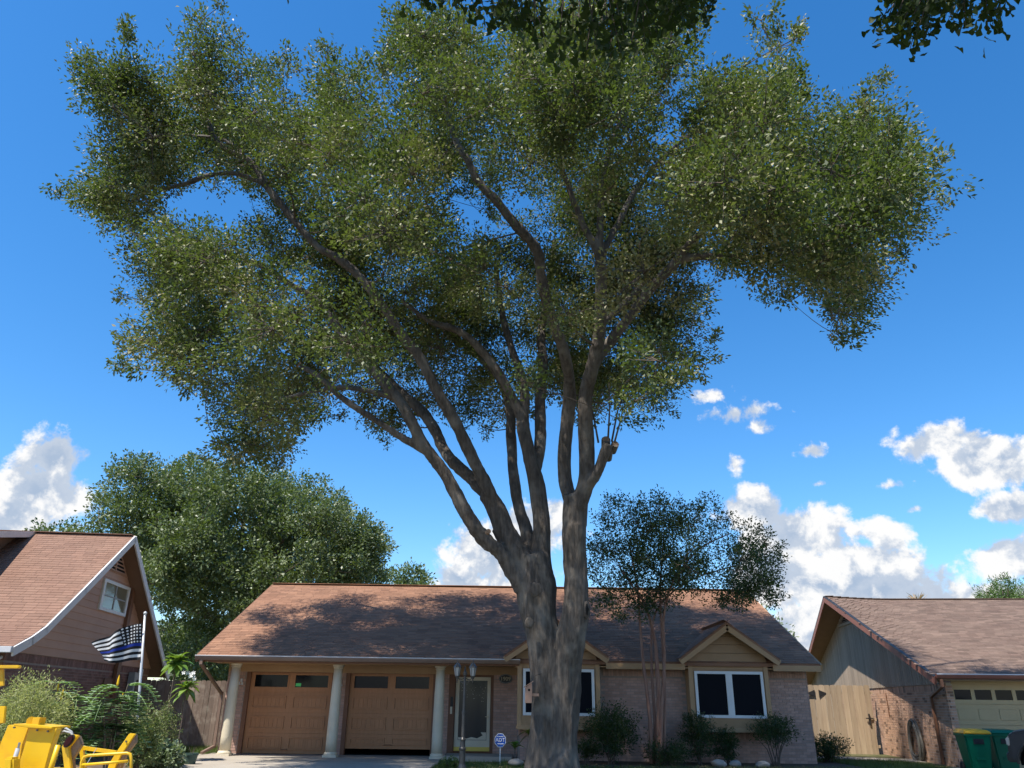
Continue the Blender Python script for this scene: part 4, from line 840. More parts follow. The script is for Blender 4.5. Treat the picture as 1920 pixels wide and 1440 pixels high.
# sprout leaves round the pruned stub
# ------------------------------------------------------------------ other trees
def tree(name, label, poly, dep, semi_y, trunkpx, nb, rmax, rmin, per, nleaf, L, Wd, leaf, bark, base_r, zc, holes=(), group=None, upb=.6, tdx=0, limbs=5, tsc=.15):
    A = np.array(poly, float); cx, cy = (A[:, 0].min()+A[:, 0].max())/2, (A[:, 1].min()+A[:, 1].max())/2; c = P(cx, cy, dep)
    sx = (A[:, 0].max()-A[:, 0].min())/2*mpp(dep, cy); sz = (A[:, 1].max()-A[:, 1].min())/2*mpp(dep, cy)
    tb = P(trunkpx, 1380, dep); base = Vector((tb.x, dep, 0)); t = thing(name, label, 'tree', base, group=group)
    top = Vector((c.x, dep, c.z+sz*.45)); m = MB(); nodes = []
    def limb(a, b, r0, r1, n=8, sag=.0):
        mid = (a+b)/2+Vector((random.gauss(0, .05), random.gauss(0, .05), sag))*(b-a).length; pts = []; rs = []
        for i in range(n+1): u = i/n; pts.append(a*(1-u)**2+mid*2*u*(1-u)+b*u*u); rs.append(r0*(1-u)+r1*u)
        m.tube(pts, rs, 8, cap=True); nodes.extend(zip(pts[2:], rs[2:]))
    fork = base.lerp(Vector((c.x, dep, c.z-sz*.3)), .8) if c.z-sz*.3 > 1 else base+Vector((0, 0, 1.2))
    limb(base-Vector((0, 0, .05)), fork, base_r, base_r*.75); limb(fork, top, base_r*.7, base_r*.15)
    for i in range(limbs):
        a = 2*math.pi*i/limbs+random.random(); e = Vector((c.x+sx*.62*math.cos(a), dep+semi_y*.6*math.sin(a), c.z+sz*random.uniform(-.25, .4))); limb(fork.lerp(top, random.uniform(0, .35)), e, base_r*.45, base_r*.08, sag=.08)
    m.build('trunk', bark, t, smooth=True)
    bg = hull_boughs(poly, holes, (c.x, dep, c.z), (sx, semi_y, sz), nb, rmax, rmin); b = MB(); connect(b, nodes, bg, None, thin=base_r*.045, k=.008, sides=4); b.build('branches', bark, t, smooth=True)['kind'] = 'stuff'
    C, D, R_, T, B = twigs_of(bg, per, np.array([c.x, dep, c.z-sz*.4]), tsc); v, f, ti = foliage(C, D, R_*(1 if L < .2 else 1.3), nleaf, L, Wd, T, upb=upb); npmesh('crown', v, f, ti, leaf, t)
    LOG.append((name, len(f))); return t
BT = [(160,950),(185,930),(190,895),(215,870),(250,850),(290,855),(312,880),(330,850),(370,842),(400,862),(430,850),(470,870),(510,862),(560,880),(590,885),(615,875),(640,895),(650,940),(690,962),(722,960),(735,1000),(735,1060),(722,1110),(690,1140),(600,1150),(520,1210),(440,1330),(330,1335),(290,1230),(280,1120),(210,1060),(150,1000),(143,960)]
tree('live_oak', 'broad green oak rising behind the gabled house and garage roof', BT, 44, 7.5, 455, 380, 1.6, .5, 8, 40, .18, .095, 'far_leaf', 'bark_dark', .55, 0, holes=([(330,1150),(352,1150),(350,1180),(332,1180)],), limbs=7)
tree('round_tree', 'small pale tree top showing just over the garage roof ridge', [(720,1075),(740,1062),(765,1058),(790,1066),(803,1085),(805,1115),(800,1160),(720,1160)], 62, 2.6, 760, 40, 1.4, .5, 7, 34, .26, .14, 'far_leaf', 'bark_dark', .25, 0, limbs=4)
tree('hedge_tree', 'low leafy tree behind the gabled house beside its ridge', [(52,996),(75,985),(100,975),(125,985),(150,985),(190,1000),(230,1040),(230,1120),(60,1110)], 50, 3, 140, 50, 1.4, .5, 7, 34, .23, .12, 'far_leaf', 'bark_dark', .3, 0, limbs=4)
tree('yard_tree', 'thin green tree peeking past the right gable end of the brick house', [(1400,1115),(1425,1130),(1445,1150),(1462,1170),(1480,1195),(1490,1230),(1470,1300),(1400,1300)], 46, 2, 1435, 36, 1.2, .4, 8, 36, .20, .10, 'far_leaf', 'bark_dark', .2, 0, limbs=4)
tree('filler_tree', 'dark leafy tree in the gap behind the grey-brown fence', [(290,1180),(340,1150),(400,1150),(440,1180),(440,1300),(290,1300)], 54, 3, 380, 50, 1.6, .6, 7, 34, .25, .13, 'far_leaf', 'bark_dark', .3, 0, limbs=4)
tree('pine_tree', 'bright pine top behind the brown ridge beside the chimney', [(1832,1118),(1845,1098),(1868,1088),(1890,1080),(1925,1075),(1960,1085),(1960,1180),(1840,1180)], 52, 2.6, 1905, 46, 1.3, .5, 9, 40, .26, .05, 'pine', 'bark_dark', .25, 0, limbs=5)
# dead palm top above the ridge
dp = thing('palm_tree', 'dry palm top poking just above the brown ridge', 'tree', (25.4, 46.5, 0)); c = P(1720, 1128, 46.5); dp.location = (c.x, 46.5, 0); ORG[dp] = Vector((c.x, 46.5, 0))
MB().tube([(c.x, 46.5, 0), (c.x, 46.5, c.z-.2)], [.22, .16], 8).build('trunk', 'bark_dark', dp)
n = 90; ang = RNG.random(n)*6.283; ax = np.stack([np.cos(ang)*.5, np.sin(ang)*.5, RNG.random(n)*1.5-.8], 1); v, f, ti = leafset(np.repeat(np.array([[c.x, 46.5, c.z]]), n, 0), ax, unit(n), .55+.3*RNG.random(n), np.full(n, .06), RNG.random(n)); npmesh('crown', v, f, ti, 'frond', dp)
# ------------------------------------------------------------------ crape myrtle by the window
MT = [(1108,960),(1135,930),(1165,918),(1175,905),(1200,918),(1228,905),(1250,915),(1275,930),(1300,935),(1330,922),(1352,945),(1375,950),(1400,962),(1430,985),(1455,1010),(1478,1030),(1476,1062),(1482,1078),(1462,1090),(1470,1120),(1455,1140),(1435,1128),(1400,1150),(1370,1165),(1340,1140),(1290,1120),(1262,1150),(1210,1160),(1165,1168),(1120,1150),(1100,1120),(1096,1060),(1100,1000)]
mt = thing('crape_myrtle', 'dark leafed crape myrtle with reddish bare stems against the brick house', 'tree', (4.05, 22.3, 0)); nodes = []
def stem(pts, r0, r1, m):
    pp = [P(*p) for p in pts]; Q = []
    for i in range(len(pp)-1):
        p0, p1, p2, p3 = pp[max(i-1, 0)], pp[i], pp[i+1], pp[min(i+2, len(pp)-1)]
        for t in (0, .33, .67): Q.append(.5*((2*p1)+(p2-p0)*t+(2*p0-5*p1+4*p2-p3)*t*t+(3*p1-p0-3*p2+p3)*t**3))
    Q.append(pp[-1]); rs = [r0+(r1-r0)*i/(len(Q)-1) for i in range(len(Q))]; m.tube(Q, rs, 9); nodes.extend([(q, r) for q, r in zip(Q, rs) if q.z > 2.4])
for pts, r0, r1 in (([(1222,1432,22.3),(1218,1340,22.3),(1207,1250,22.3),(1200,1170,22.3),(1195,1100,22.2),(1180,1020,22.0)], .06, .02), ([(1234,1432,22.3),(1236,1340,22.25),(1232,1250,22.2),(1226,1190,22.2),(1208,1130,22.1),(1190,1105,22.1),(1160,1060,22)], .075, .018), ([(1243,1432,22.4),(1246,1340,22.4),(1245,1250,22.4),(1240,1170,22.4),(1238,1100,22.4),(1245,1000,22.3)], .06, .02), ([(1238,1432,22.2),(1241,1330,22.2),(1246,1230,22.2),(1244,1160,22.1),(1262,1090,22),(1310,1030,21.8),(1370,1000,21.6)], .055, .016), ([(1228,1432,22.5),(1228,1350,22.5),(1222,1250,22.6),(1228,1150,22.6),(1290,1090,22.7),(1380,1060,22.8)], .05, .016)):
    m = MB(); stem(pts, r0, r1, m); m.build('stem', 'bark_red', mt, smooth=True)
cM = P(1290, 1040, 22.1); bg = hull_boughs(MT, [], (cM.x, 22.1, cM.z), (3.1, 2.3, 1.9), 270, .48, .13); b = MB(); connect(b, nodes, bg, None, thin=.007, k=.006, sides=4); b.build('branches', 'bark_red', mt, smooth=True)['kind'] = 'stuff'
C, D, R_, T, B = twigs_of(bg, 40, np.array([4.05, 22.2, 2.5]), .15); tv, tf = sticks(B, C, .005); npmesh('twigs', tv, tf, np.full(len(tf), .5), 'bark_dark', mt)
v, f, ti = foliage(C, D, R_*.8, 20, .075, .042, T); LOG.append(('myrtle', len(f))); npmesh('crown', v, f, ti, 'myrtle', mt)
# ------------------------------------------------------------------ the tree over the camera: lobed leaves hang into view
ov = thing('overhanging_oak', 'dark lobed oak leaves of an overhead branch hanging in at the top', 'tree', (3.2, -2.6, 0)); m = MB()
m.tube([(3.2, -2.6, -.15), (3.15, -2.5, 1.2), (3.0, -2.2, 3.0), (2.6, -1.2, 5.0), (2.0, .6, 6.5)], [.34, .28, .25, .2, .15], 14)
tops = [P(1110, -30, 4.4), P(960, -25, 4.6), P(1260, -25, 4.5), P(1750, -30, 4.3), P(850, -40, 4.6)]
for i, t in enumerate(tops): m.tube([Vector((2.0, .6, 6.5)), Vector((2.0, .6, 6.5)).lerp(t, .5)+Vector((0, 0, .5)), t+Vector((0, -.1, .12)), t], [.09, .05, .02, .012], 8)
m.build('trunk', 'bark', ov, smooth=True)
OUT = np.array([(0, 0), (.18, .07), (.38, .12), (.52, .10), (.66, .20), (.80, .30), (.90, .22), (.95, .10), (1.0, 0)])
def lobed(base, axis, nrm, L, tints):
    axis = axis/np.linalg.norm(axis, axis=1, keepdims=True); side = np.cross(axis, nrm); side /= np.linalg.norm(side, axis=1, keepdims=True); up = np.cross(side, axis); n = len(base); k = len(OUT); V = np.empty((n, k*2-2, 3)); idx = 0
    ring = [(a, b) for a, b in OUT]+[(a, -b) for a, b in OUT[-2:0:-1]]
    for j, (a, b) in enumerate(ring): V[:, j] = base+axis*(a*L)[:, None]+side*(b*L*1.15)[:, None]+up*((abs(b)*.35-(a**2)*.15)*L)[:, None]
    K = len(ring); return V.reshape(-1, 3), np.arange(n*K).reshape(n, K), tints
def spray(cl):
    Bs = []; Ax = []; tw = MB()
    for (x0, y0, x1, y1, Y, n) in cl:
        a = P(x0, y0, Y); b = P(x1, y1, Y+random.uniform(-.15, .15)); mid = (a+b)/2+Vector((0, 0, .03)); pts = [a*(1-t)**2+mid*2*t*(1-t)+b*t*t for t in np.linspace(0, 1, 6)]; tw.tube(pts, [.006, .005, .005, .004, .003, .002], 4)
        for k in range(n):
            t = random.random()**.7; p = a.lerp(b, t)+Vector((random.gauss(0, .045), random.gauss(0, .08), random.gauss(0, .04))); Bs.append(p); d = (b-a).normalized()*.5+Vector((random.gauss(0, .6), random.gauss(0, .6), random.gauss(-.25, .5))); Ax.append(d)
    n = len(Bs); return np.array([list(b) for b in Bs]), np.array([list(a) for a in Ax]), tw
cl = []
for k in range(52): x = random.uniform(905, 1325); top = -40; dn = random.uniform(.3, 1); bot = {0: 60}.get(9, 20+110*math.exp(-((x-1110)/120)**2)+20*random.random()); cl.append((x+random.uniform(-40, 40), top, x, bot*dn, random.uniform(4.0, 5.2), 19))
for k in range(9): x = random.uniform(780, 880); cl.append((x+10, -40, x, random.uniform(2, 14), 4.6, 7))
for k in range(20): x = random.uniform(1650, 1780); cl.append((x+40, -40, x, random.uniform(20, 98)*(1-abs(x-1710)/160), random.uniform(4.0, 4.8), 20))
for k in range(9): x = random.uniform(1800, 1880); cl.append((x-5, -40, x, random.uniform(30, 92)*(1 if 1830 < x < 1875 else .6), random.uniform(4.1, 4.5), 13))
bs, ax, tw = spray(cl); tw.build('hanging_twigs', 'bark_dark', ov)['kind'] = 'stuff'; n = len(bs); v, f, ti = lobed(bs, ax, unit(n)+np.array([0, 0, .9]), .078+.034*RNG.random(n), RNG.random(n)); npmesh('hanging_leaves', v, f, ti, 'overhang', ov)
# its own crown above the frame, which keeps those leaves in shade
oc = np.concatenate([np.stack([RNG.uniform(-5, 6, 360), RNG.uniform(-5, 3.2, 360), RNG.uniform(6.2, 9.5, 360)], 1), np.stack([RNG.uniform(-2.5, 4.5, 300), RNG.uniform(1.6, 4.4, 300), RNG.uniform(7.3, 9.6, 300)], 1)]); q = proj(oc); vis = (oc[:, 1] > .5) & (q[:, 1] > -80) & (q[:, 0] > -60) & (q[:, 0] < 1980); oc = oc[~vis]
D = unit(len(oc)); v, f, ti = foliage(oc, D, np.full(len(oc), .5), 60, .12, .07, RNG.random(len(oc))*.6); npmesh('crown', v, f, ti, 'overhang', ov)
b = MB()
for p in oc[::6]: b.tube([Vector((2.0, .6, 6.5)), Vector((2.0, .6, 6.5)).lerp(Vector(p), .5)+Vector((0, 0, .4)), Vector(p)], [.05, .03, .012], 5)
b.build('branches', 'bark', ov)['kind'] = 'stuff'
# ------------------------------------------------------------------ shrubs and plants
def shrub(name, label, x, ytop, w, Y, leaf, n, L, Wd, cat='shrub', group=None, low=.12, nst=6, tsc=.15, yb=1.0, bare=0):
    c = P(x, ytop, Y); top = c.z; rx = w/2*mpp(Y, 1380); b = P(x, 1400, Y); base = Vector((b.x, Y, .012)); t = thing(name, label, cat, base, group=group)
    zc = (top+low)/2; rz = (top-low)/2; m = MB(); C = []; D = []
    for i in range(n):
        o = unit(1)[0]*RNG.random()**.4; p = np.array([base.x+o[0]*rx*.92, Y+o[1]*rx*yb, zc+o[2]*rz*.92]); p += RNG.normal(size=3)*rx*.07; p[2] = max(p[2], .06); C.append(p); D.append(o+np.array([0, 0, .5]))
    for i in range(nst):
        p = Vector(C[i*3 % n]); m.tube([base+Vector((random.uniform(-.08, .08), random.uniform(-.06, .06), -.03)), base.lerp(p, .5)+Vector((0, 0, .08)), p], [.02, .013, .006], 5)
    for i in range(bare):
        p = base+Vector((random.uniform(.2, .9)*rx*1.6, random.uniform(-.2, .2), top*random.uniform(.6, 1.1))); m.tube([base, base.lerp(p, .5)+Vector((.05, 0, .1)), p], [.012, .008, .003], 4)
    m.build('stems', 'bark_dark', t)
    D = np.array(D); D /= np.linalg.norm(D, axis=1, keepdims=True); v, f, ti = foliage(np.array(C), D, np.full(n, max(.07, rx*.24)), 34, L, Wd, .45+RNG.normal(size=n)*tsc); v[:, 2] = np.maximum(v[:, 2], .02); npmesh('foliage', v, f, ti, leaf, t); return t
shrub('round_shrub', 'round dark shrub beside the giant oak trunk under the brick wall', 1145, 1327, 108, 22.6, 'shrub_dark', 190, .06, .03)
shrub('upright_shrub', 'tall dark shrub under the left pane of the white double window', 1311, 1333, 72, 22.7, 'shrub_dark', 120, .055, .026)
shrub('narrow_shrub', 'smaller narrow shrub below the middle of the white double window', 1362, 1362, 50, 22.7, 'shrub_dark', 80, .055, .026)
shrub('leggy_shrub', 'leggy open shrub with bare lower stems at the right house corner', 1453, 1345, 86, 22.7, 'shrub_dark', 110, .055, .026, low=.55, nst=9)
shrub('low_shrub', 'low dark ground shrub round the crape myrtle stems', 1252, 1392, 84, 22.1, 'shrub_dark', 90, .055, .026)
shrub('twiggy_shrub', 'dark twiggy shrub in front of the tan gate fence', 1550, 1384, 78, 24.6, 'shrub_dark', 100, .06, .03, bare=9)
shrub('border_shrub', 'little shaded shrub between the oak trunk and the round shrub', 1100, 1388, 40, 22.4, 'shrub_dark', 40, .055, .028)
shrub('feathery_bush', 'feathery yellow-green bush behind the yellow machine', 38, 1268, 150, 14.5, 'shrub_fine', 560, .055, .016, tsc=.2, nst=10)
shrub('leafy_weeds', 'tall tangled green weeds beside the flagpole', 262, 1322, 70, 16.6, 'weed', 150, .06, .022, tsc=.2, nst=14)
shrub('dry_rose_bush', 'half dry brownish rose bush growing over the clay pot', 305, 1318, 56, 19.4, 'weed', 60, .045, .024, tsc=.3, nst=16, low=.4)
shrub('silver_groundcover', 'low silvery leaved plants spreading in front of the clay pot', 300, 1396, 84, 18.0, 'silver', 110, .10, .05, nst=6, low=.02)
shrub('edge_weeds', 'low yellow-green weeds along the drive edge beside the lamp post', 842, 1424, 46, 20.2, 'grass', 26, .05, .025, low=.0)
def broad(name, label, x, y, Y, n, L, Wd, leaf, cat='plant', spread=1.0):
    c = P(x, y, Y); base = Vector((c.x, Y, .01)); t = thing(name, label, cat, base); m = MB(); m.tube([base-Vector((0, 0, .03)), base.lerp(c, .6), c], [.02, .016, .012], 6); m.build('stem', 'bark_dark', t); k = 6
    for i in range(n):
        a = i*2.4; e = random.uniform(-.5, 2.0); d = Vector((math.cos(a), math.sin(a), e)).normalized(); b = c+Vector((0, 0, -random.random()*.12)); s = d.cross(Vector((0, 0, 1))).normalized(); l = L*random.uniform(.7, 1.1); lm = MB(); V = []
        for q in range(k+1):
            u = q/k; p = b+d*l*u*spread+Vector((0, 0, -.45*l*u*u)); w = Wd*math.sin(math.pi*min(.98, u*.92+.08))**.8/2; V += [p-s*w+Vector((0, 0, w*.3)), p, p+s*w+Vector((0, 0, w*.3))]
        fs = []
        for q in range(k): o = q*3; fs += [(o, o+1, o+4, o+3), (o+1, o+2, o+5, o+4)]
        lm.add(V, fs, t=random.random()); lm.build('leaf', leaf, t, smooth=True)
    return t, c
broad('broadleaf_plant', 'bright broad-leaved plant at the foot of the oak by the blue sign', 966, 1398, 22.0, 11, .34, .12, 'plumeria')
broad('spiky_plant', 'shaded spiky plant under the left bay window beside the oak', 992, 1372, 22.9, 13, .42, .07, 'shrub_dark')
pl_, pc = broad('plumeria_tree', 'tall plumeria with a rosette of long green leaves above the grey-brown fence', 331, 1240, 21.6, 38, .55, .17, 'plumeria')
pl2, pc2 = broad('plumeria_tree', 'shorter plumeria with white blooms leaning in front of the grey-brown fence', 352, 1284, 21.4, 28, .42, .15, 'plumeria')
for k in range(9): m = MB(); c = pc2+Vector((random.uniform(-.12, .16), random.uniform(-.1, .1), random.uniform(.12, .3))); [m.add([c, c+Vector((math.cos(a)*.04-.01, .0, math.sin(a)*.04)), c+Vector((math.cos(a+.5)*.055, -.02, math.sin(a+.5)*.055)), c+Vector((math.cos(a+1)*.04, 0, math.sin(a+1)*.04))], [(0, 1, 2, 3)]) for a in (0, 1.26, 2.5, 3.77, 5.03)]; m.build('blossom', 'plumeria_white', pl2)
# candlestick senna: arching compound leaves with paired oblong leaflets, orange flower spikes
def senna(label, x, ytop, Y, nl, seed):
    random.seed(seed); c = P(x, ytop+18, Y); b = P(x+4, 1400, Y); base = Vector((b.x, Y, .01)); t = thing('senna_plant', label, 'plant', base, group='orange flowered senna plants'); m = MB(); st = []
    for k in range(4):
        e = c+Vector((random.uniform(-.35, .35), random.uniform(-.3, .3), random.uniform(-.35, .05))); pts = [base-Vector((0, 0, .03)), base.lerp(e, .5)+Vector((random.uniform(-.1, .1), 0, .08)), e]; m.tube(pts, [.022, .016, .009], 6); st.append((pts, e))
    m.build('stems', 'bark_dark', t)
    for i in range(nl):
        pts, e = st[i % 4]; u = random.uniform(.35, 1); p0 = (pts[1].lerp(e, (u-.5)*2) if u > .5 else pts[0].lerp(pts[1], u*2)); a = random.random()*6.283; d = Vector((math.cos(a), math.sin(a), 0)); l = random.uniform(.38, .6); s = Vector((-d.y, d.x, 0)); lm = MB(); k = 9; rp = []
        for q in range(k+1): v = q/k; rp.append(p0+d*l*v+Vector((0, 0, .55*l*v-1.0*l*v*v)))
        lm.tube(rp, .005, 4)
        for q in range(1, k+1):
            for sg in (-1, 1):
                o = rp[q]; ax = (s*sg+d*.35).normalized(); L = .155*(.7+.6*math.sin(math.pi*q/(k+1))); w = d*.05; z = Vector((0, 0, -.03)); lm.add([o, o+ax*L*.35-w+z*.6, o+ax*L*.85-w*.9+z*.4, o+ax*L+z*.1, o+ax*L*.85+w*.9+z*.4, o+ax*L*.35+w+z*.6], [(0, 1, 2, 3, 4, 5)], t=random.random())
        lm.build('compound_leaf', 'senna', t)
    for k in range(2):
        e = st[k][1]; fm = MB(); fm.lathe((e.x, e.y, e.z), [(.012, 0), (.022, .03), (.02, .1), (.012, .15), (.003, .19)], 8); fm.build('flower_spike', 'flower', t)
    return t
senna('senna plant with orange spikes nearer the feathery bush', 128, 1258, 15.6, 44, 3)
senna('senna plant with orange spikes nearer the flagpole', 205, 1264, 15.2, 60, 5)
random.seed(21)
# pots
pt = thing('clay_pot', 'pink clay pot with flared rim among the front plants', 'pot', (0, 0, 0)); c = P(318, 1400, 20.0); pt.location = (c.x, 20.0, .012); ORG[pt] = Vector((c.x, 20.0, .012)); MB().lathe((c.x, 20.0, .012), [(.13, 0), (.19, .3), (.2, .36), (.235, .37), (.235, .45), (.2, .45), (.18, .38)], 20).build('body', 'clay', pt, smooth=False); MB().lathe((c.x, 20.0, .012), [(.01, .38), (.19, .39), (.19, .395), (.01, .4)], 16).build('potting_soil', 'soil', pt)
c = P(358, 1418, 20.6); pt = thing('green_pot', 'small dark green nursery pot on the concrete walk', 'pot', (c.x, 20.6, .012)); MB().lathe((c.x, 20.6, .012), [(.12, 0), (.16, .2), (.175, .2), (.175, .24), (.15, .24), (.14, .2)], 18).build('body', 'pot_green', pt); MB().lathe((c.x, 20.6, .012), [(.01, .19), (.15, .2), (.15, .205), (.01, .21)], 14).build('potting_soil', 'soil', pt)
tw = MB(); [tw.tube([Vector((c.x, 20.6, .2)), Vector((c.x+dx, 20.6, .38))], [.008, .004], 4) for dx in (-.07, .05, .1)]; tw.build('dry_stem', 'bark_dark', pt)
for i, (x, y, Y, r, lab) in enumerate(((1348, 1428, 22.2, .16, 'grey edging stone below the narrow shrub'), (1378, 1430, 22.3, .13, 'grey edging stone between the narrow and leggy shrubs'), (968, 1424, 21.5, .15, 'pale rock at the foot of the broad-leaved plant'), (1430, 1432, 22.1, .14, 'grey edging stone under the leggy shrub'))):
    b = P(x, y, Y); me = bpy.data.meshes.new('garden_stone'); bm = bmesh.new(); bmesh.ops.create_icosphere(bm, subdivisions=3, radius=r)
    for v in bm.verts: v.co *= 1+.25*mnoise.noise(v.co*7+Vector((i*5, 0, 0))); v.co.z *= .62; v.co.x *= 1.25
    bm.to_mesh(me); bm.free(); o = link('garden_stone', me, 'stone', None, True); o.location = (b.x, Y, .05+r*.25); tag(o, lab, 'stone', 'stones edging the planting bed')
# ------------------------------------------------------------------ lamp post
b = P(866, 1440, 20.0); lx = b.x; LP = thing('lamp_post', 'slim grey-bronze garden lamp post with two lanterns before the front door', 'lamp', (lx, 20.0, 0))
MB().lathe((lx, 20, 0), [(.14, -.02), (.14, .03), (.10, .06), (.075, .14), (.07, .42), (.085, .44), (.085, .47), (.06, .5), (.055, .62), (.07, .64), (.07, .66), (.045, .7), (.04, 1.2), (.048, 1.22), (.048, 1.25), (.036, 1.28), (.026, 2.05), (.045, 2.08), (.05, 2.12), (.03, 2.16), (.015, 2.2), (.022, 2.23), (.004, 2.28)], 16).build('post', 'bronze', LP, smooth=False)
for s in (-1, 1):
    ar = MB(); ar.tube([(lx, 20, 2.02), (lx+s*.08, 20, 1.98), (lx+s*.16, 20, 2.0), (lx+s*.19, 20, 2.08)], [.014, .012, .012, .012], 6); ar.tube([(lx+s*.02, 20, 1.9), (lx+s*.09, 20, 1.92), (lx+s*.14, 20, 1.99)], .007, 5); ar.build('arm', 'bronze', LP)
    cx = lx+s*.19; ln = MB().lathe((cx, 20, 2.0), [(.008, -.10), (.016, -.06), (.012, -.02), (.03, .0), (.05, .05), (.055, .06)], 6).build('lantern', 'bronze', LP)
    MB().lathe((cx, 20, 2.06), [(.052, 0), (.085, .19)], 6).build('lantern_glass', 'lantern_glass', ln)
    fr = MB()
    for k in range(6): a = k*math.pi/3; fr.tube([(cx+.053*math.cos(a), 20+.053*math.sin(a), 2.06), (cx+.087*math.cos(a), 20+.087*math.sin(a), 2.25)], .006, 4)
    fr.build('lantern_frame', 'bronze', ln); MB().lathe((cx, 20, 2.25), [(.10, 0), (.095, .015), (.06, .07), (.025, .10), (.012, .12), (.018, .135), (.004, .19)], 6).build('lantern_roof', 'bronze', ln)
# ------------------------------------------------------------------ yard sign, birdhouse
c = P(938, 1388, 22.4); S = thing('yard_sign', 'small blue octagonal ADT security sign on a stake by the front wall', 'sign', (c.x, 22.4, 0)); MB().bb(c.x-.015, c.x+.015, 22.405, 22.42, -.03, c.z).build('stake', 'white_paint', S)
oc = lambda r, y: [(c.x+r*math.cos(math.pi/8+k*math.pi/4), y, c.z+r*1.12*math.sin(math.pi/8+k*math.pi/4)) for k in range(8)]
pn = MB().prism(oc(.16, 22.39), (0, .012, 0)).build('panel', 'sign_white', S); MB().prism(oc(.145, 22.385), (0, .004, 0)).build('panel_face', 'sign_blue', pn)
tx = link('lettering', textmesh('ADT', .125, .003), 'sign_white', pn); tx.matrix_local = Matrix.Translation(Vector((c.x, 22.379, c.z+.005))-ORG[S]) @ Matrix.Rotation(math.pi/2, 4, 'X')
for dz in (-.085, .09): MB().bb(c.x-.085, c.x+.085, 22.380, 22.384, c.z+dz-.008, c.z+dz+.008).build('rule', 'sign_white', pn)
c = P(991, 1300, 18.66); BH = thing('birdhouse', 'small unpainted wooden birdhouse hung on the side of the oak trunk', 'birdhouse', c); w = .075; z0, z1 = c.z-.2, c.z+.12
hb = MB().prism([(c.x-w, 18.6, z0), (c.x+w, 18.6, z0), (c.x+w, 18.6, z1+.10), (c.x-w, 18.6, z1)], (0, .16, 0)).build('box', 'birdhouse', BH); MB().prism([(c.x-w-.03, 18.57, z1-.005), (c.x+w+.03, 18.57, z1+.125), (c.x+w+.03, 18.57, z1+.145), (c.x-w-.03, 18.57, z1+.015)], (0, .22, 0)).build('lid', 'birdhouse', BH)
n = 14; MB().prism([(c.x+.01+.026*math.cos(k*6.283/n), 18.594, c.z+.07+.026*math.sin(k*6.283/n)) for k in range(n)], (0, .008, 0)).build('entrance_hole', 'dark_inside', BH); MB().tube([(c.x+w*.6, 18.7, z1+.1), (c.x+.16, 18.74, z1+.26), (c.x+.3, 18.8, z1+.3)], .006, 5).build('hanging_wire', 'black_metal', BH); MB().bb(c.x+w, c.x+w+.16, 18.66, 18.72, c.z-.06, c.z).build('bracket', 'birdhouse', BH)
# ------------------------------------------------------------------ flagpole and flag
a = P(251, 1446, 17.3); b = P(272, 1152, 17.3); FP = thing('flagpole', 'pale metal flagpole leaning in the flower bed by the gabled house', 'flagpole', (a.x, 17.3, 0)); MB().tube([(a.x, 17.3, -.1), a.lerp(b, .5), b], [.032, .028, .022], 12).build('pole', 'pole_metal', FP, smooth=True); MB().lathe(b, [(.02, -.01), (.035, .01), (.038, .03), (.025, .055), (.005, .065)], 12).build('finial', 'pole_metal', FP)
nu, nv_ = 40, 18; hb_, ht = Vector(P(262.5, 1237, 17.25)), Vector(P(267, 1169, 17.25)); ft, fb = Vector(P(174, 1199, 17.0)), Vector(P(190, 1243, 17.0)); V = []; Fc = []; UV = []
for i in range(nu+1):
    u = i/nu
    for j in range(nv_+1):
        v = j/nv_; top = ht.lerp(ft, u)+Vector((0, 0, .07*math.sin(u*5.2)*u+.03*math.sin(u*9))); bot = hb_.lerp(fb, u)+Vector((0, 0, .05*math.sin(u*6.5+1)*u)); p = bot.lerp(top, v); p.y += .10*math.sin(u*7.5+v*1.8)*min(1, u*3)+.04*math.sin(u*15+v*4); p.x += .03*math.sin(v*5)*u; V.append(p); UV.append((u, v))
for i in range(nu):
    for j in range(nv_): q = i*(nv_+1)+j; Fc.append((q, q+nv_+1, q+nv_+2, q+1))
og = Vector((ht.x, ht.y, hb_.z)); me = bpy.data.meshes.new('flag'); me.from_pydata([tuple(p-og) for p in V], [], Fc); uvl = me.uv_layers.new(name='UVMap')
for l in me.loops: uvl.data[l.index].uv = UV[l.vertex_index]
fm = bpy.data.materials.new('flag_cloth'); fm.use_nodes = True; nt = fm.node_tree; N = nt.nodes; L = nt.links; bs_ = N['Principled BSDF']; bs_.inputs['Roughness'].default_value = .85
def mn(op, a, b=None, c=None):
    n = N.new('ShaderNodeMath'); n.operation = op
    for i, v in enumerate((a, b, c)):
        if v is None: continue
        if isinstance(v, (int, float)): n.inputs[i].default_value = v
        else: L.new(v, n.inputs[i])
    return n.outputs[0]
def mc(f, a, b):
    n = N.new('ShaderNodeMix'); n.data_type = 'RGBA'; L.new(f, n.inputs[0])
    for k, v in ((6, a), (7, b)):
        if isinstance(v, tuple): n.inputs[k].default_value = (*v, 1)
        else: L.new(v, n.inputs[k])
    return n.outputs[2]
uvn = N.new('ShaderNodeUVMap'); sp_ = N.new('ShaderNodeSeparateXYZ'); L.new(uvn.outputs[0], sp_.inputs[0]); u_, v_ = sp_.outputs[0], sp_.outputs[1]
k_ = mn('MULTIPLY', mn('SUBTRACT', 1.0, v_), 13); idx = mn('FLOOR', k_); par = mn('MODULO', idx, 2); colr = mc(par, (.012, .012, .014), (.72, .72, .72)); colr = mc(mn('COMPARE', idx, 7, .3), colr, (.01, .035, .30))
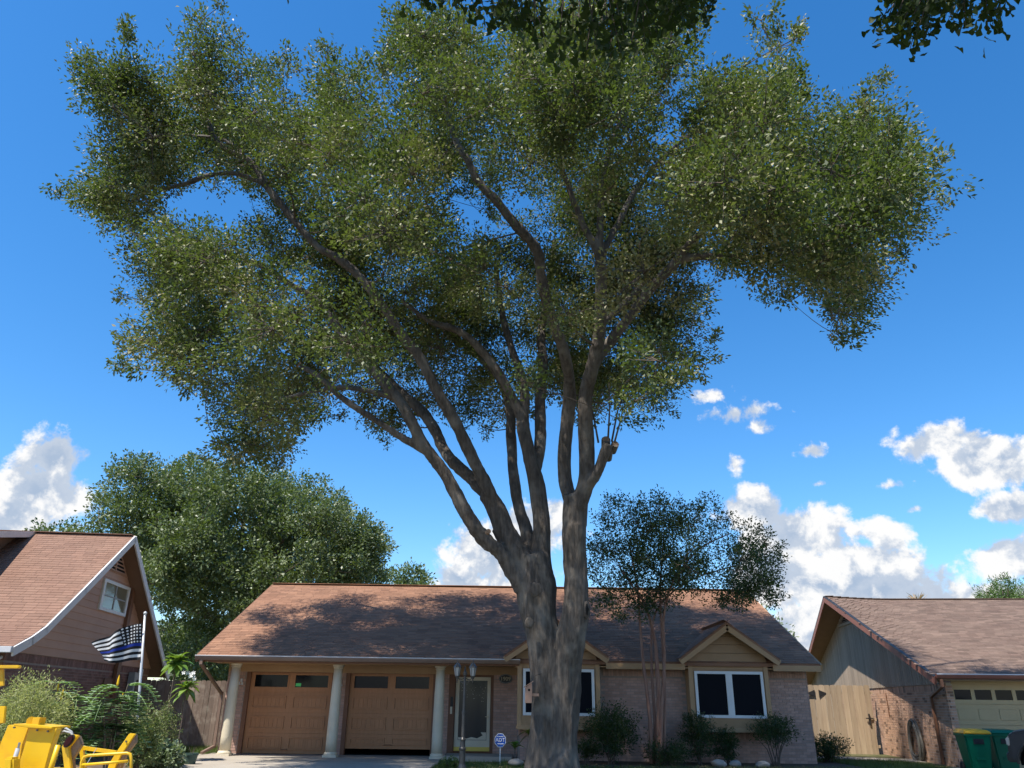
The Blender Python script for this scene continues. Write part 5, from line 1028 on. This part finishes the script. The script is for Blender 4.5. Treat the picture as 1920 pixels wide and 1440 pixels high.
can = mn('MULTIPLY', mn('LESS_THAN', u_, .40), mn('GREATER_THAN', v_, 6/13)); su = mn('SUBTRACT', mn('FRACT', mn('MULTIPLY', u_, 6/.40)), .5); rowf = mn('MULTIPLY', mn('SUBTRACT', v_, 6/13), 6/(7/13)); sv_ = mn('SUBTRACT', mn('FRACT', rowf), .5)
dot = mn('LESS_THAN', mn('ADD', mn('MULTIPLY', su, su), mn('MULTIPLY', sv_, sv_)), .075); colr = mc(can, colr, mc(dot, (.012, .012, .014), (.75, .75, .75))); L.new(colr, bs_.inputs['Base Color'])
tr_ = N.new('ShaderNodeBsdfTranslucent'); L.new(colr, tr_.inputs[0]); ms_ = N.new('ShaderNodeMixShader'); ms_.inputs[0].default_value = .25; L.new(bs_.outputs[0], ms_.inputs[1]); L.new(tr_.outputs[0], ms_.inputs[2]); L.new(ms_.outputs[0], N['Material Output'].inputs[0])
fo = link('flag', me, fm, None, True); fo.location = og; tag(fo, 'waving black and white striped flag with one blue stripe on the flagpole', 'flag')
# ------------------------------------------------------------------ yellow machine and trailer frame, close to the camera
YM = thing('yellow_machine', 'yellow tree-work machine with tall hinged panels and grey cylinder', 'machine', (P(40, 1400, 9).x, 9.0, 0))
def plate(px_, Y, th, name, par, m='yellow', bev=.006): return MB().prism([P(x, y, Y+(dy[0] if dy else 0)) for x, y, *dy in px_], (0, th, 0)).build(name, m, par, bevel=bev)
plate([(15, 1359), (54, 1364), (42, 1397), (30, 1475), (-14, 1475), (0, 1395)], 9.15, .10, 'rear_panel', YM); plate([(54, 1364), (107, 1366), (94, 1404), (75, 1475), (22, 1475), (46, 1397)], 8.9, .10, 'front_panel', YM)
plate([(24, 1357), (60, 1359), (98, 1363), (97, 1367), (55, 1365), (25, 1361)], 8.85, .38, 'top_flap', YM)
MB().tube([P(58, 1352, 9.0), P(58, 1352, 9.2)], .045, 14).build('roller', 'yellow', YM); plate([(61, 1345), (76, 1345), (72, 1361), (59, 1360)], 8.95, .12, 'lug', YM)
MB().tube([P(109, 1397, 8.85), P(85, 1475, 8.85)], .026, 12).build('side_tube', 'yellow', YM, smooth=True); MB().tube([P(37, 1392, 8.8), P(34, 1404, 8.8)], .012, 8).build('cylinder_rod', 'steel', YM); MB().tube([P(34, 1403, 8.8), P(12, 1475, 8.8)], .022, 12).build('cylinder', 'grey_box', YM, smooth=True)
plate([(6, 1420), (24, 1420), (22, 1475), (2, 1475)], 8.6, .15, 'lower_box', YM, bev=.02)
hs = MB(); hs.tube([P(105, 1380, 9.1), P(112, 1370, 9.1), P(124, 1366, 9.1), P(134, 1372, 9.1), P(140, 1390, 9.1)], .012, 8); hs.tube([P(104, 1396, 9.05), P(108, 1380, 9.05), P(120, 1371, 9.05), P(132, 1374, 9.05), P(139, 1382, 9.05), P(140, 1420, 9.05)], .011, 8); hs.build('hydraulic_hose', 'grey_box', YM, smooth=True)
for x, y in ((28, 1362), (71, 1367), (91, 1369)): c = P(x, y+2, 8.88); MB().tube([c, c+Vector((0, -.02, 0))], .010, 6).build('bolt', 'bronze', YM)
plate([(-60, 1247), (34, 1247), (36, 1250), (34, 1253), (-60, 1254)], 9.4, .06, 'boom_bar', YM); plate([(-60, 1254), (6, 1254), (7, 1286), (-60, 1290)], 9.45, .03, 'boom_housing', YM); plate([(-60, 1324), (10, 1324), (7, 1356), (-60, 1362)], 9.3, .04, 'hopper', YM); plate([(-60, 1288), (-6, 1288), (-6, 1326), (-60, 1326)], 9.42, .03, 'mast', YM)
q = P(0, 1400, 9); ch = MB().bb(q.x-1.2, q.x+.62, 8.75, 9.9, .34, .70).build('chassis', 'yellow', YM, bevel=.02); MB().bb(q.x-1.1, q.x-.45, 9.2, 9.8, .6, 1.0).build('engine_cover', 'yellow', YM, bevel=.03)
def wheel(par, cx, cy, r, w, z=None, ax='y'):
    z = r if z is None else z; R = Matrix.Rotation(math.pi/2, 3, 'X'); t = MB(); t.lathe((0, 0, 0), [(r*.58, -w/2), (r*.92, -w/2), (r, -w*.3), (r, w*.3), (r*.92, w/2), (r*.58, w/2)], 28); t.v = [tuple(R @ Vector(v)+Vector((cx, cy, z))) for v in t.v]; t = t.build('wheel', 'rubber', par)
    h = MB(); h.lathe((0, 0, 0), [(r*.1, -w*.42), (r*.5, -w*.36), (r*.585, -w*.46), (r*.585, w*.46), (r*.5, w*.36), (r*.1, w*.42)], 28)
    for k in range(6): a = k*math.pi/3; h.tube([Vector((r*.1*math.cos(a), r*.1*math.sin(a), w*.43)), Vector((r*.52*math.cos(a), r*.52*math.sin(a), w*.40))], r*.07, 6)
    h.v = [tuple(R @ Vector(v)+Vector((cx, cy, z))) for v in h.v]; h.build('rim', 'steel', t)
for xx in (q.x-.8, q.x+.25):
    for yy in (8.66, 9.98): wheel(YM, xx, yy, .34, .2, z=.345)
TF = thing('trailer_frame', 'yellow trailer tail frame with tube guard rails and dark tail light', 'trailer', (P(190, 1430, 8.6).x, 8.6, 0))
lp = plate([(133, 1377), (147, 1379), (129, 1402), (136, 1475), (124, 1475), (115, 1400)], 8.62, .05, 'light_post', TF); plate([(147, 1379), (153, 1396), (136, 1424), (140, 1475), (135, 1475), (129, 1402)], 8.66, .06, 'mesh_side', TF, 'mesh_steel')
lm = MB(); c = P(129.5, 1389.5, 8.605); d = (P(137, 1380, 8.605)-P(122, 1399, 8.605)).normalized(); s = d.cross(Vector((0, 1, 0))).normalized(); lm.prism([c+d*.060*math.cos(k*.3142)*(1.0)+s*.030*math.sin(k*.3142) for k in range(20)], (0, -.022, 0)); lm.build('tail_light', 'lens_dark', lp, bevel=.006); lm = MB(); lm.prism([c+d*.068*math.cos(k*.3142)+s*.037*math.sin(k*.3142)+Vector((0, .012, 0)) for k in range(20)], (0, -.018, 0)); lm.build('light_surround', 'black_metal', lp)
MB().tube([P(150, 1475, 8.5), P(153, 1428, 8.5), P(158, 1419, 8.5), P(166, 1416.5, 8.5), P(238, 1412, 8.5), P(244, 1414, 8.5), P(246, 1422, 8.5), P(246, 1475, 8.5)], .014, 10).build('guard_rail', 'yellow', TF, smooth=True); MB().tube([P(154, 1434, 8.5), P(195, 1431, 8.5), P(240, 1427, 8.5)], .013, 10).build('lower_rail', 'yellow', TF, smooth=True)
MB().bar(P(154, 1402, 8.8), P(218, 1411, 8.8), .03, .035).build('cross_bar', 'yellow', TF); MB().bar(P(153, 1401, 8.8), P(162, 1475, 8.8), .035, .035, up=(0, 1, 0)).build('upright', 'yellow', TF)
plate([(242, 1375), (254, 1376), (229, 1413), (213, 1445), (205, 1475), (192, 1475), (204, 1432), (219, 1408)], 8.7, .04, 'light_post', TF); plate([(254, 1376), (254, 1392), (236, 1415), (220, 1455), (213, 1475), (205, 1475), (213, 1445), (229, 1413)], 8.72, .06, 'mesh_side', TF, 'mesh_steel')
MB().tube([P(181, 1403, 8.75), P(160, 1437, 8.6)], .004, 5).build('wire', 'steel', TF); c = P(237, 1390, 8.7); MB().tube([c, c+Vector((0, -.01, 0))], .009, 8).build('bolt_hole', 'bronze', TF)
a, b = P(120, 1475, 8.6), P(250, 1475, 8.6); MB().bb(a.x-.05, b.x+.05, 8.45, 9.0, .30, .62).build('bed', 'yellow', TF, bevel=.02)
MB().bb(a.x-.02, b.x+.02, 8.47, 8.98, .618, .72).build('deck', 'yellow', TF)
for xx in (a.x+.1, b.x-.1): wheel(TF, xx, 8.8, .3, .18, z=.305)
# ------------------------------------------------------------------ bins, vehicle, hose by the cream garage
def bin_(label, px_, Y, lid, w=.62, h=.98, sc=1.0):
    c = P(px_, 1400, Y); t = thing('wheelie_bin', label, 'bin', (c.x, Y, .012), math.radians(-8), local=True, group='bins by the cream garage'); n = 2; b = MB()
    A = [(-.23, -.24, .05), (.23, -.24, .05), (.23, .24, .05), (-.23, .24, .05)]; B_ = [(-w/2, -.33, h-.1), (w/2, -.33, h-.1), (w/2, .33, h-.1), (-w/2, .33, h-.1)]; b.add(A+B_, [(3, 2, 1, 0), (4, 5, 6, 7), (0, 1, 5, 4), (1, 2, 6, 5), (2, 3, 7, 6), (3, 0, 4, 7)]); b = b.build('body', 'bin_green', t, bevel=.03)
    MB().bb(-w/2-.02, w/2+.02, -.35, .35, h-.14, h-.09).build('rim', 'bin_green', t, bevel=.012); MB().bb(-.12, .12, -.325, -.28, h-.32, h-.2).build('grab_recess', 'black_metal', b); MB().bb(-.11, .11, -.285, -.245, .3, .36).build('catch_bar', 'bin_green', b)
    l = MB(); l.add([(-w/2-.03, -.38, h-.09), (w/2+.03, -.38, h-.09), (w/2+.03, .36, h-.09), (-w/2-.03, .36, h-.09), (-w/2+.02, -.32, h), (w/2-.02, -.32, h), (w/2-.02, .33, h+.02), (-w/2+.02, .33, h+.02)], [(3, 2, 1, 0), (4, 5, 6, 7), (0, 1, 5, 4), (1, 2, 6, 5), (2, 3, 7, 6), (3, 0, 4, 7)]); l.build('lid', lid, t, bevel=.025)
    MB().tube([(-.2, .36, h-.1), (-.2, .44, h-.06), (.2, .44, h-.06), (.2, .36, h-.1)], .014, 8).build('handle', 'bin_green', t); MB().tube([(-.27, .26, .12), (.27, .26, .12)], .012, 8).build('axle', 'steel', t)
    for s in (-1, 1):
        wm = MB(); R = Matrix.Rotation(math.pi/2, 3, 'Y'); wm.lathe((0, 0, 0), [(.03, -.03), (.10, -.03), (.122, -.015), (.122, .015), (.10, .03), (.03, .03)], 18); wm.v = [tuple(R @ Vector(v)+Vector((s*.27, .26, .122))) for v in wm.v]; wm.build('wheel', 'rubber', t)
    for s in (-.15, .15): MB().bb(s-.03, s+.03, -.25, -.2, 0, .06).build('foot', 'bin_green', t)
    return t
bin_('green wheelie bin with bright yellow lid beside the cream garage door', 1827, 21.3, 'bin_yellow'); bin_('all-green wheelie bin between the yellow-lidded bin and the dark truck', 1878, 21.7, 'bin_green')
# dark pickup, nose turned towards the brick house
c = P(1889, 1400, 18.2); VT = thing('pickup_truck', 'dark blue-black pickup truck parked beyond the green bins', 'truck', (c.x, c.y, .01), math.radians(-32), local=True); vx = 0; y0, y1 = 0, 1.8
def arch(cx, r=.45, n=10): return [(cx+r*math.cos(math.pi-k*math.pi/n), .40+r*math.sin(math.pi-k*math.pi/n)) for k in range(n+1)]
pf_ = [(0, .45), (0, .75), (.02, .92), (.10, 1.0), (.3, 1.05), (1.0, 1.14), (1.2, 1.17), (4.9, 1.17), (5.0, 1.07), (5.02, .5), (4.8, .42)]; pf_ += list(reversed(arch(3.8)))+[(3.2, .36), (1.2, .36)]+list(reversed(arch(.62)))
bd = MB().prism([(x, y0, z) for x, z in pf_], (0, y1-y0, 0)).build('body', 'car_paint', VT, bevel=.05)
cab = [(1.1, 1.16), (1.7, 1.77), (2.0, 1.83), (2.9, 1.83), (3.1, 1.75), (3.25, 1.16)]; MB().prism([(x, y0+.12, z) for x, z in cab], (0, y1-y0-.24, 0)).build('cab', 'car_paint', VT, bevel=.05)
for w4 in (((1.3, 1.21), (1.78, 1.69), (2.32, 1.71), (2.32, 1.21)), ((2.4, 1.21), (2.4, 1.71), (2.9, 1.71), (3.06, 1.21))): MB().prism([(x, y0+.11, z) for x, z in w4], (0, .01, 0)).build('side_window', 'glass_dark', VT)
for cx in (.62, 3.8):
    for yy in (y0+.14, y1-.14): wheel(VT, cx, yy, .385, .25, z=.386)
    MB().tube([(x, y0-.01, z) for x, z in arch(cx, .48, 14)], .03, 6).build('wheel_arch_trim', 'black_metal', VT); MB().bb(cx-.44, cx+.44, y0+.28, y1-.28, .36, .9).build('wheel_well', 'dark_inside', VT)
for yy in (y0+.03, y1-.33): MB().bb(-.01, .08, yy, yy+.3, .74, .9).build('headlight', 'lantern_glass', VT, bevel=.02)
MB().bb(-.05, .12, y0+.06, y1-.06, .42, .6).build('bumper', 'black_metal', VT, bevel=.03)
# hose coil on the mixed brick wall
HC = thing('hose_coil', 'loosely coiled grey garden hose hung on the mixed brick wall', 'hose', NR.location, NR.rotation_euler.z, local=True); h = MB(); pts = []
for k in range(13*20+1):
    a = k*2*math.pi/20; j = k//20; ry = .48+.11*math.sin(j*1.7); rz = .52+.09*math.cos(j*2.3); pts.append((-.05-.02*(j % 4)-.01*math.sin(a*3), 2.9+ry*math.sin(a)*(1-.18*math.cos(a)), .56+.02*math.sin(j)+rz*math.cos(a)))
h.tube(pts, .022, 7); h.build('hose', 'hose', HC, smooth=True); MB().bb(-.14, .005, 2.82, 2.98, 1.02, 1.12).build('hanger', 'black_metal', HC)
# ------------------------------------------------------------------ lawn grass
def blades(x0, x1, y0, y1, n, ok, h, tb):
    p = np.stack([RNG.uniform(x0, x1, n), RNG.uniform(y0, y1, n), np.full(n, -.015)], 1); p = p[[ok(a, b) for a, b, c in p]]; n = len(p); d = unit(n)*.5+np.array([0, 0, 1.]); d /= np.linalg.norm(d, axis=1, keepdims=True); l = h*(.5+RNG.random(n)); s = unit(n); s[:, 2] = 0; s *= .007; V = np.empty((n, 3, 3)); V[:, 0] = p-s; V[:, 1] = p+s; V[:, 2] = p+d*l[:, None]; return V.reshape(-1, 3), np.arange(n*3).reshape(n, 3), np.clip(tb+RNG.normal(size=n)*.2, 0, 1)
bedp = [(-.3, 24.6), (.2, 21.9), (2.5, 21.5), (6, 21.7), (9.4, 22.2), (9.4, 24.6)]
parts = [blades(-1.75, 11.9, 16.5, 26, 60000, lambda x, y: not inpoly((x, y), bedp) and not (x < 8.7 and y > 23.2) and not (x < .3 and y > 22.6 and x < -.2) and math.hypot(x-1.5, y-18.95) > .62, .10, .4), blades(-12, -8.65, 25.0, 26.9, 9000, lambda x, y: True, .14, .6)]
V = []; Fs = []; Ts = []; o = 0
for v, f, t in parts: V.append(v); Fs.append(f+o); Ts.append(t); o += len(v)
gr = npmesh('grass', np.concatenate(V), np.concatenate(Fs), np.concatenate(Ts), 'grass', None); tag(gr, 'short lawn grass round the oak and below the fence', 'grass', kind='stuff')
n = 500; p = np.stack([RNG.uniform(-1, 9, n), RNG.uniform(20.3, 22.6, n), np.full(n, .02)], 1); v, f, t = leafset(p, unit(n)*np.array([1, 1, .15]), unit(n)*.4+np.array([0, 0, 1]), np.full(n, .09), np.full(n, .045), RNG.random(n)); fl = npmesh('fallen_leaves', v, f, t, 'frond', None); tag(fl, 'brown fallen leaves scattered along the planting bed', 'leaves', kind='stuff')
